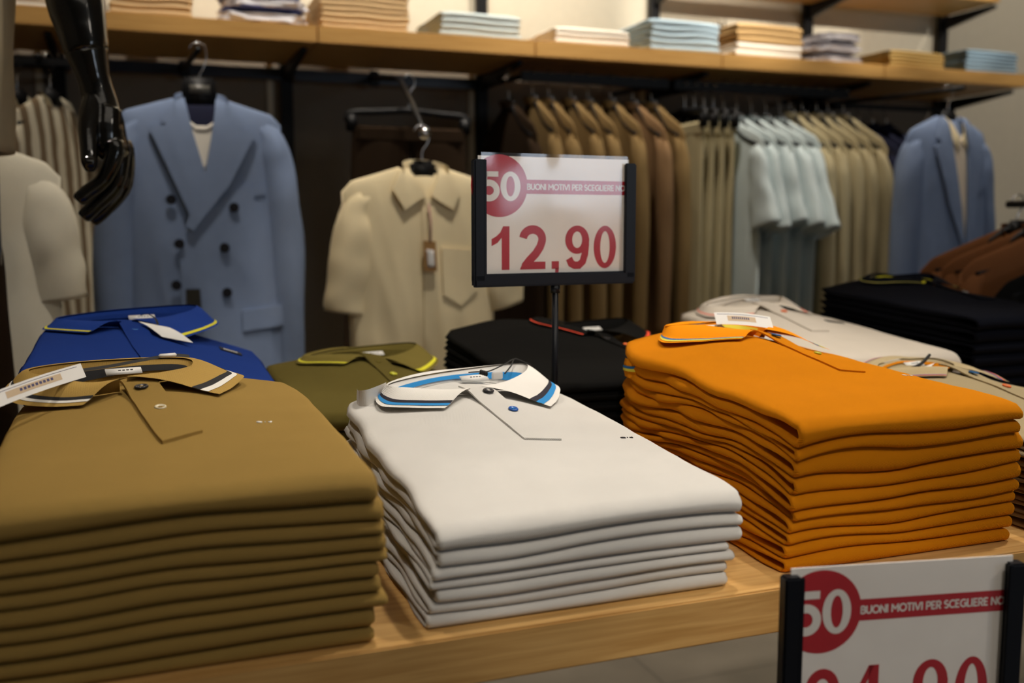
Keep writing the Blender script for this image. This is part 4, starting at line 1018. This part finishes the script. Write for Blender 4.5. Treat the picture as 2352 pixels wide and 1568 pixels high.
side_coat('hanging_jacket', 'dark brown jacket at the left end of the rail, beside the black post', 'jacket', 1.068, 2.87, 1.55, F_DARK, 60, rz=92, group=None, hangl='black hanger holding the dark brown jacket beside the post', L=.8)
for k, x in enumerate([1.655, 1.69, 1.725, 1.76]):
    clip_hanger('black clip hanger holding the sand trousers, %s of the four' % NTH[k], (x, 2.84, 1.552), R(90 + k), .13, HG, hook_h=.09)
    trousers('hanging_trousers', 'sand coloured trousers right of the brown jackets, %s of the four' % NTH[k], (x, 2.84, 1.512), R(90 + k), F_SAND, .115, .66 if k != 3 else .60, 'sand trousers on the rail', 70 + k, .010, .01)
for k, x in enumerate([1.80, 1.85, 1.905, 1.96, 2.015]):
    t = side_coat('hanging_shirt', 'pale blue short-sleeved shirt on the rail, %s of the five' % NTH[k], 'shirt', x, 2.84, 1.533, F_LB, 80 + k, .225, .80, .42, .016, 90 + (1, 0, 1, 0, -1)[k], 'short', 'pale blue shirts on the rail', 'black hanger holding the pale blue shirt, %s of the five' % NTH[k])
for k, x in enumerate([2.062, 2.11, 2.17, 2.215, 2.28]):
    side_coat('hanging_jacket', 'khaki jacket on the rail, %s of the five khaki ones' % NTH[k], 'jacket', x, 2.85, 1.552, F_KHAKI, 100 + k, rz=90 + (0, 1, 0, 1, 0)[k], group='khaki jackets on the rail', hangl='black hanger holding the khaki jacket, %s of the five' % NTH[k], slope=.55, sw=.225)
for k, x in enumerate([2.43, 2.49, 2.55]):
    side_coat('hanging_jacket', 'dark navy jacket behind the right blazer, %s of the three' % NTH[k], 'jacket', x, 2.95, 1.535, F_NAVYW, 120 + k, group='navy jackets on the rail', hangl='black hanger holding the dark navy jacket, %s of the three' % NTH[k], rail_z=1.612)
# --- right blazer with the cream shirt inside
t = thing('blazer', 'blue single-breasted blazer at the right end, open over a cream shirt', 'blazer', (2.40, 2.50, 1.532), R(5))
T = Torso(.174, .17, .78, .42, .062, .05, 12, .008, .008, 13); V, F = T.mesh(52, 48); mesh_obj('body', V, F, F_BLAZER, t); RT = T
long_sleeve(t, T, -1, F_BLAZER, 14, .58, .002, .054, .046); long_sleeve(t, T, 1, F_BLAZER, 19, .58, .012, .054, .046)
tpatch(t, 'lapel', T, [(-.034, .0), (-.058, -.01), (-.088, -.07), (-.075, -.085), (-.098, -.1), (-.05, -.28), (.0, -.40), (.012, -.40), (-.0, -.30), (-.03, -.1)], .006, F_BLAZER, .006)
tpatch(t, 'lapel', T, [(.036, .0), (.058, -.01), (.088, -.07), (.075, -.085), (.098, -.1), (.07, -.28), (.04, -.40), (.024, -.40), (.03, -.30), (.034, -.1)], .006, F_BLAZER, .006)
tpatch(t, 'breast_pocket', T, [(.075, -.215), (.14, -.2), (.142, -.222), (.077, -.237)], .002, F_BLAZER, .001)
gbutton(t, T, .02, -.43, M_BTN, .009, .006)
t = thing('shirt', 'cream shirt with open collar inside the blue blazer on the right', 'shirt', (2.40, 2.50, 1.532), R(5))
v, f = patch(RT.front, [(-.03, -.03), (.0, -.085), (.034, -.05), (.034, -.1), (.028, -.3), (.02, -.385), (.0, -.3), (-.028, -.1)], .002, .012, .003); mesh_obj('front', v, f, fabric('cream_pale', (.72, .62, .5)), t)
v, f = patch(RT.front, [(-.03, .0), (-.02, -.01), (.008, -.07), (-.004, -.11), (-.028, -.075)], .003, .012, .006); mesh_obj('collar', v, f, F_CREAM, t)
v, f = patch(RT.front, [(.036, -.02), (.03, -.045), (.014, -.08), (.032, -.105), (.036, -.08)], .003, .012, .006); mesh_obj('collar', v, f, F_CREAM, t)
hanger('coat_hanger', 'black hanger under the blue blazer on the right', (2.40, 2.50, 1.54), R(5), .155, .085, .085)

# --- rust brown knitwear on the near rack at the right edge
for k, (x, y, z) in enumerate([(1.955, 1.68, 1.186), (1.97, 1.755, 1.186), (1.985, 1.83, 1.186)]):
    t = side_coat('hanging_sweater', 'rust brown sweater on the near rack at the right edge, %s' % ['front one', 'middle one', 'rear one'][k], 'sweater', x, y, z, F_RUST, 130 + k, .27, .55, .36, .022, -4, 'long', 'rust brown sweaters on the near rack', 'black hanger holding the rust brown sweater, %s' % ['front one', 'middle one', 'rear one'][k], rail_z=1.245)
side_coat('hanging_sweater', 'black sweater in front of the rust brown ones at the right edge', 'sweater', 1.975, 1.62, 1.135, F_BLK, 140, .25, .5, .36, .022, -4, 'long', None, 'black hanger holding the black sweater at the right edge', rail_z=1.245)
t = thing('clothes_rack', 'low black clothes rack at the right edge carrying the rust brown sweaters', 'rack', (2.0, 1.42, 0))
b = MB(); b.tube([(.03, 0, 1.245), (-.015, .44, 1.245)], .009, 10); b.obj('bar', M_BLACK, t)
b = MB(); b.tube([(.03, 0, .02), (.03, 0, 1.252)], .011, 10); b.obj('post', M_BLACK, t)
hard(MB().box((.03, .0, .01), (.4, .4, .02), 0, .003).obj('foot', M_BLACK, t))

# --- off-white tee on a stand behind the tan stack
t = thing('tee_shirt', 'off-white short-sleeved tee hanging at the left edge, behind the tan stack', 'tee shirt', (-.330, 2.02, 1.345), R(2))
T = Torso(.205, .185, .78, .36, .06, .085, 31, .006, .03, 14); V, F = T.mesh(52, 46); mesh_obj('body', V, F, F_TEE, t)
for s in (-1, 1):
    short_sleeve(t, T, s, F_TEE, 6 + s, .20, 6, .07, .058, .62)
v, f = slab([[T.front(x, T.zt(x) - .003 - .008 * j, .004 - .001 * j) for j in range(3)] for x in [-.09 + .18 * k / 24 for k in range(25)]], .005); mesh_obj('neck_rib', v, f, F_TEE, t)
hanger('coat_hanger', 'black hanger under the off-white tee at the left edge', (-.330, 2.02, 1.345), R(2), .18, .065, .085)
t = thing('display_stand', 'black single-post stand that carries the off-white tee', 'stand', (-.330, 2.15, 0))
b = MB(); b.tube(cr([(0, 0, .01), (0, 0, .8), (0, 0, 1.385), (0, -.03, 1.420), (0, -.15, 1.421)], 30), .009, 10); b.obj('post', M_BLACK, t)
hard(MB().box((0, .02, .008), (.34, .26, .016), 0, .004).obj('base', M_BLACK, t))

# --- striped clothes at the far left
F_STR = stripes('striped_knit', (0.62, 0.56, 0.42), (0.19, 0.135, 0.08), 5.5, 'X')
for k, (x, z) in enumerate([(-.185, 1.515), (-.26, 1.512), (-.335, 1.51)]):
    side_coat('hanging_shirt', 'cream and brown striped shirt behind the tee at far left, %s' % ['nearest the hand', 'middle one', 'leftmost one'][k], 'shirt', x, 2.80 - .0 * k, z, F_STR, 150 + k, .2, .62, .42, .024, 66, 'short', 'striped shirts at far left', 'black hanger holding the striped shirt, %s' % ['nearest the hand', 'middle one', 'leftmost one'][k], rail_z=1.6)
rail('hanging_rail', -.62, -.13, 2.80, 1.60, 'black hanging rail at far left that carries the striped shirts', [-.205, -.6], .018)

# ------------------------------------------------------------------ folded things on the shelf
SHT = 1.735
PILE = [
 ('folded_shirt', 'white', 'above the mannequin arm', (-.33, -.045), .05, 3, fabric('shelf_white', (.74, .70, .62)), 'shirt'),
 ('folded_trousers', 'beige', 'left of the blue checks', (-.036, .165), .105, 6, fabric('shelf_beige', (.62, .44, .24)), 'trousers'),
 ('folded_trousers', 'pale beige', 'right of the blue checks', (.503, .752), .115, 7, fabric('shelf_beige', (.62, .44, .24)), 'trousers'),
 ('folded_shirt', 'pale blue', 'left of the white pile', (.846, 1.094), .078, 4, fabric('shelf_ice', (.47, .54, .55)), 'shirt'),
 ('folded_shirt', 'white', 'in mid shelf', (1.205, 1.457), .058, 3, fabric('shelf_white', (.74, .70, .62)), 'shirt'),
 ('folded_shirt', 'light blue', 'left of the tan pile', (1.527, 1.777), .105, 5, fabric('shelf_sky', (.40, .52, .60)), 'shirt'),
 ('folded_trousers', 'tan', 'over white shirts', (1.842, 2.095), .114, 5, fabric('shelf_tan', (.50, .33, .15)), 'trousers'),
 ('folded_trousers', 'ochre', 'right of the grey pile', (2.456, 2.696), .064, 5, fabric('shelf_ochre', (.46, .31, .11)), 'trousers'),
 ('folded_shirt', 'blue', 'at the right end', (2.795, 3.035), .086, 6, fabric('shelf_blue', (.26, .37, .46)), 'shirt')]
for q, (nm, colw, where, (xa, xb), hh, n, mat, cat) in enumerate(PILE):
    rr = random.Random(200 + q)
    S = Stack('p%d' % q, (xa, xb, 2.835, 3.17), (hh * 1.0, hh * .97, hh * .95, hh * .92), n, 61 + q, None, .004, SHT)
    for i in range(n):
        V, F = fold_mesh(S, i, 18, 10, rr.uniform(-.004, .004), rr.uniform(-.004, .004), 0, .008, .02)
        base = Vector((xa, 2.835, S.Z(i, (xa + xb) / 2, 2.835))); V = [v - base for v in V]
        wh = colw
        m_ = mat; c_ = cat; n_ = nm
        if colw == 'tan' and i < 2: m_ = MATS['shelf_white']; wh = 'white'; c_ = 'shirt'; n_ = 'folded_shirt'
        w2 = where if not (colw == 'tan' and i < 2) else 'under tan trousers'
        o = mesh_obj(n_, V, F, m_, None, True, base)
        tag(o, 'folded %s %s, %s, shelf pile %s' % (wh, c_, ORD[n - i], w2), c_, 'folded clothes on the shelf')
# crumpled piles
def crumpled(label, loc, w_, d_, h_, mat, seed, group):
    V = []; nu, nv = 34, 20
    bm = bmesh.new(); bmesh.ops.create_icosphere(bm, subdivisions=5, radius=1)
    for v in bm.verts:
        p = v.co
        q = Vector((math.copysign(abs(p.x) ** .45, p.x), math.copysign(abs(p.y) ** .5, p.y), math.copysign(abs(p.z) ** .6, p.z)))
        d = 1 + .10 * noise.noise((p.x * 2.2 + seed, p.y * 2.2, p.z * 3)) + .07 * noise.noise((p.x * 5, p.y * 5 + seed, p.z * 7))
        v.co = Vector((q.x * w_ / 2 * d, q.y * d_ / 2 * d, q.z * h_ / 2 * (1 + .22 * noise.noise((p.x * 3, p.y * 3, seed)))))
    zm = min(v.co.z for v in bm.verts)
    for v in bm.verts: v.co.z = max(v.co.z - zm - h_ * .12, 0)
    bm.verts.index_update()
    o = mesh_obj('crumpled_shirt', [v.co.copy() for v in bm.verts], [tuple(v.index for v in f.verts) for f in bm.faces], mat, None, True, loc); bm.free()
    return tag(o, label, 'shirt', group)
F_CB = stripes('blue_white_check', (0.10, 0.13, 0.34), (0.66, 0.66, 0.70), 7, 'Z', .12); F_CG = stripes('grey_check', (0.50, 0.48, 0.50), (0.2, 0.19, 0.21), 5, 'Z')
z = SHT
for k, (w_, h_, dx) in enumerate([(.235, .04, .0), (.225, .036, .006), (.215, .034, -.004)]):
    crumpled('crumpled blue and white shirt on the shelf, %s' % ['bottom one of its pile', 'middle one of its pile', 'top one of its pile'][k], (.355 + dx, 2.96, z + .0005), w_, .24, h_, F_CB, 5 + k * 3, 'crumpled blue and white shirts'); z += h_ * 1.03
z = SHT
for k, (w_, h_, dx) in enumerate([(.215, .036, 0), (.205, .036, -.008), (.17, .036, .008)]):
    crumpled('crumpled grey shirt on the shelf right of the tan pile, %s' % ['bottom one', 'middle one', 'top one'][k], (2.262 + dx, 2.96, z + .0005), w_, .24, h_, F_CG, 15 + k * 3, 'crumpled grey shirts'); z += h_ * 1.03
# dry twigs behind the tan pile
t = thing('dried_twigs', 'dark dried twigs standing against the wall behind the tan pile', 'decoration', (2.07, 3.215, SHT))
rr = random.Random(5); b = MB()
for k in range(13):
    x = -.14 + .28 * k / 12; hgt = rr.uniform(.10, .21); ln = rr.uniform(-.05, .05)
    b.tube(cr([(x * .5, 0, 0), (x * .8, .002, hgt * .5), (x + ln, .005, hgt)], 8), [.0022, .002, .002, .003, .004, .005, .004, .001], 6)
b.obj('stems', plain('dry_twig', (.13, .11, .085), .9), t)

# ------------------------------------------------------------------ mannequin at the left edge: only the arm and the jacket side reach into the photo
t = thing('mannequin', 'glossy black mannequin in a beige jacket, its hand hanging at the left edge', 'mannequin', (-.315, 1.80, 0))
O = Vector((-.315, 1.80, 0))
def L(x, y, z): return Vector((x, y, z)) - O
def voxel(o, size, it=6):
    m = o.modifiers.new('remesh', 'REMESH'); m.mode = 'VOXEL'; m.voxel_size = size; m.use_smooth_shade = True
    s = o.modifiers.new('smooth', 'SMOOTH'); s.factor = .5; s.iterations = it
    return o
b = MB()
zf = .494
for s in (-1, 1):
    b.tube(cr([(s * .085, 0, zf + .02), (s * .08, .01, zf + .28), (s * .07, 0, zf + .5), (s * .065, 0, zf + .75), (s * .06, 0, zf + .92)], 24), [r_.x for r_ in cr([(.035, 0, 0), (.042, 0, 0), (.04, 0, 0), (.05, 0, 0), (.06, 0, 0)], 24)], 16)
    b.tube([(s * .085, .04, zf + .03), (s * .085, -.04, zf + .03), (s * .09, -.14, zf + .02)], [.034, .036, .024], 12)
b.tube(cr([(0, 0, zf + .82), (0, 0, zf + .95), (0, 0, zf + 1.1), (0, 0, zf + 1.3), (0, 0, zf + 1.42), (0, 0, zf + 1.5)], 24), [(r_.x, r_.y) for r_ in cr([(.10, .09, 0), (.12, .10, 0), (.14, .10, 0), (.18, .11, 0), (.13, .08, 0), (.055, .055, 0)], 24)], 24)
b.tube([(0, 0, zf + 1.48), (0, -.005, zf + 1.58)], [.052, .05], 16)
b.tube(cr([(0, -.01, zf + 1.56), (0, -.02, zf + 1.62), (0, -.015, zf + 1.70), (0, -.005, zf + 1.77), (0, 0, zf + 1.795)], 16), [r_.x for r_ in cr([(.05, 0, 0), (.072, 0, 0), (.08, 0, 0), (.06, 0, 0), (.01, 0, 0)], 16)], 20)
b.tube([(0, -.085, zf + 1.69), (0, -.105, zf + 1.66), (0, -.09, zf + 1.645)], [.008, .013, .009], 8)
# viewer-right arm: shoulder to just above the wrist
b.tube(cr([L(-.115, 1.80, 1.93), L(-.10, 1.79, 1.86), L(-.085, 1.76, 1.66), L(-.0725, 1.72, 1.541), L(-.0653, 1.71, 1.5006), L(-.0580, 1.70, 1.4535)], 30), [r_.x for r_ in cr([(.05, 0, 0), (.052, 0, 0), (.048, 0, 0), (.0435, 0, 0), (.0385, 0, 0), (.0325, 0, 0)], 30)], 22)
b.tube(cr([(-.2, 0, zf + 1.45), (-.215, 0, zf + 1.38), (-.225, .01, zf + 1.18), (-.23, -.02, zf + .98)], 20), [r_.x for r_ in cr([(.05, 0, 0), (.052, 0, 0), (.045, 0, 0), (.028, 0, 0)], 20)], 16)
voxel(b.obj('body', M_GLOSS, t), .008, 4)
# hand (separate at the wrist seam)
b = MB()
def ch(pts, rad, n=14, m=16): b.tube([p for p in cr(pts, m)], [(r_.x, r_.y) for r_ in cr([(q[0], q[1], 0) if isinstance(q, tuple) else (q, q, 0) for q in rad], m)], n)
ch([L(-.0590, 1.70, 1.4615), L(-.0535, 1.70, 1.435), L(-.0486, 1.70, 1.4118), L(-.0425, 1.70, 1.3823), L(-.0352, 1.70, 1.3527), L(-.0265, 1.70, 1.3263), L(-.0190, 1.70, 1.3085), L(-.018, 1.70, 1.300)], [(.032, .031), (.027, .028), (.0245, .026), (.027, .031), (.027, .038), (.0225, .040), (.018, .039), (.010, .034)], 22, 26)
ch([L(-.0480, 1.694, 1.40), L(-.0545, 1.680, 1.372), L(-.0600, 1.665, 1.345), L(-.0606, 1.655, 1.3250), L(-.0607, 1.6475, 1.3045), L(-.0604, 1.6445, 1.2880), L(-.0604, 1.6445, 1.2765)], [.016, .0175, .0155, .0135, .0125, .0118, .006])
ch([L(-.0335, 1.688, 1.375), L(-.0370, 1.682, 1.340), L(-.0365, 1.680, 1.312), L(-.036, 1.680, 1.296)], [.022, .025, .021, .010])
for pts, r0 in [
    ([(-.0252, 1.666, 1.3211), (-.0245, 1.662, 1.3060), (-.0420, 1.659, 1.2665), (-.0640, 1.657, 1.2478), (-.0770, 1.656, 1.2361)], .0120),
    ([(-.0192, 1.690, 1.3227), (-.0165, 1.687, 1.3060), (-.0270, 1.685, 1.2588), (-.0545, 1.684, 1.2293), (-.0725, 1.683, 1.2111)], .0126),
    ([(-.0143, 1.712, 1.3243), (-.0100, 1.713, 1.3081), (-.0170, 1.713, 1.2569), (-.0420, 1.713, 1.2236), (-.0615, 1.713, 1.2048)], .0122),
    ([(-.0122, 1.733, 1.3257), (-.0074, 1.737, 1.3108), (-.0110, 1.739, 1.2624), (-.0289, 1.740, 1.2349), (-.0465, 1.740, 1.2179)], .0108)]:
    tip = Vector(pts[-1]) + (Vector(pts[-1]) - Vector(pts[-2])).normalized() * .005
    ch([L(*p) for p in pts] + [L(*tip)], [r0 * 1.2, r0 * 1.12, r0 * 1.02, r0 * .98, r0 * .92, r0 * .62])
h_ = voxel(b.obj('hand', M_GLOSS, t), .0018, 3)
nl = MB(); nl.tube([L(-.0604, 1.6335, 1.2985), L(-.0604, 1.6335, 1.281)], [(.0078, .0016), (.0070, .0016)], 12); nl.obj('thumb_nail', M_GLOSS, h_)
F_JK = fabric('beige_jacket', (.40, .33, .22), 0.0)
v, f = sleeve_mesh([(0, 0, 2.0), (0, 0, 1.8), (0, 0, 1.52), (0, 0, 1.31)], [(.16, .11), (.16, .12), (.150, .12), (.138, .125)], 3, 36, .008, 30); 
jk = mesh_obj('jacket', v, f, F_JK, t)
v, f = sleeve_mesh([(0, 0, 1.36), (0, 0, 1.28), (0, 0, 1.2)], [(.10, .10), (.105, .10), (.10, .095)], 4, 30, .004, 14); mesh_obj('trouser_seat', v, f, F_DARK, t)
for s in (-1, 1):
    v, f = sleeve_mesh([(s * .05, 0, 1.24), (s * .062, 0, 1.0), (s * .075, 0, .56)], [(.055, .09), (.055, .08), (.05, .065)], 5 + s, 24, .006, 20); mesh_obj('trouser_leg', v, f, F_DARK, t)
o = hard(MB().box((0, 0, .24), (.5, .42, .4795), 0, .004).obj('display_plinth', M_OAK, None, True, (-.30, 1.80, 0)))
tag(o, 'oak plinth under the black mannequin', 'plinth')
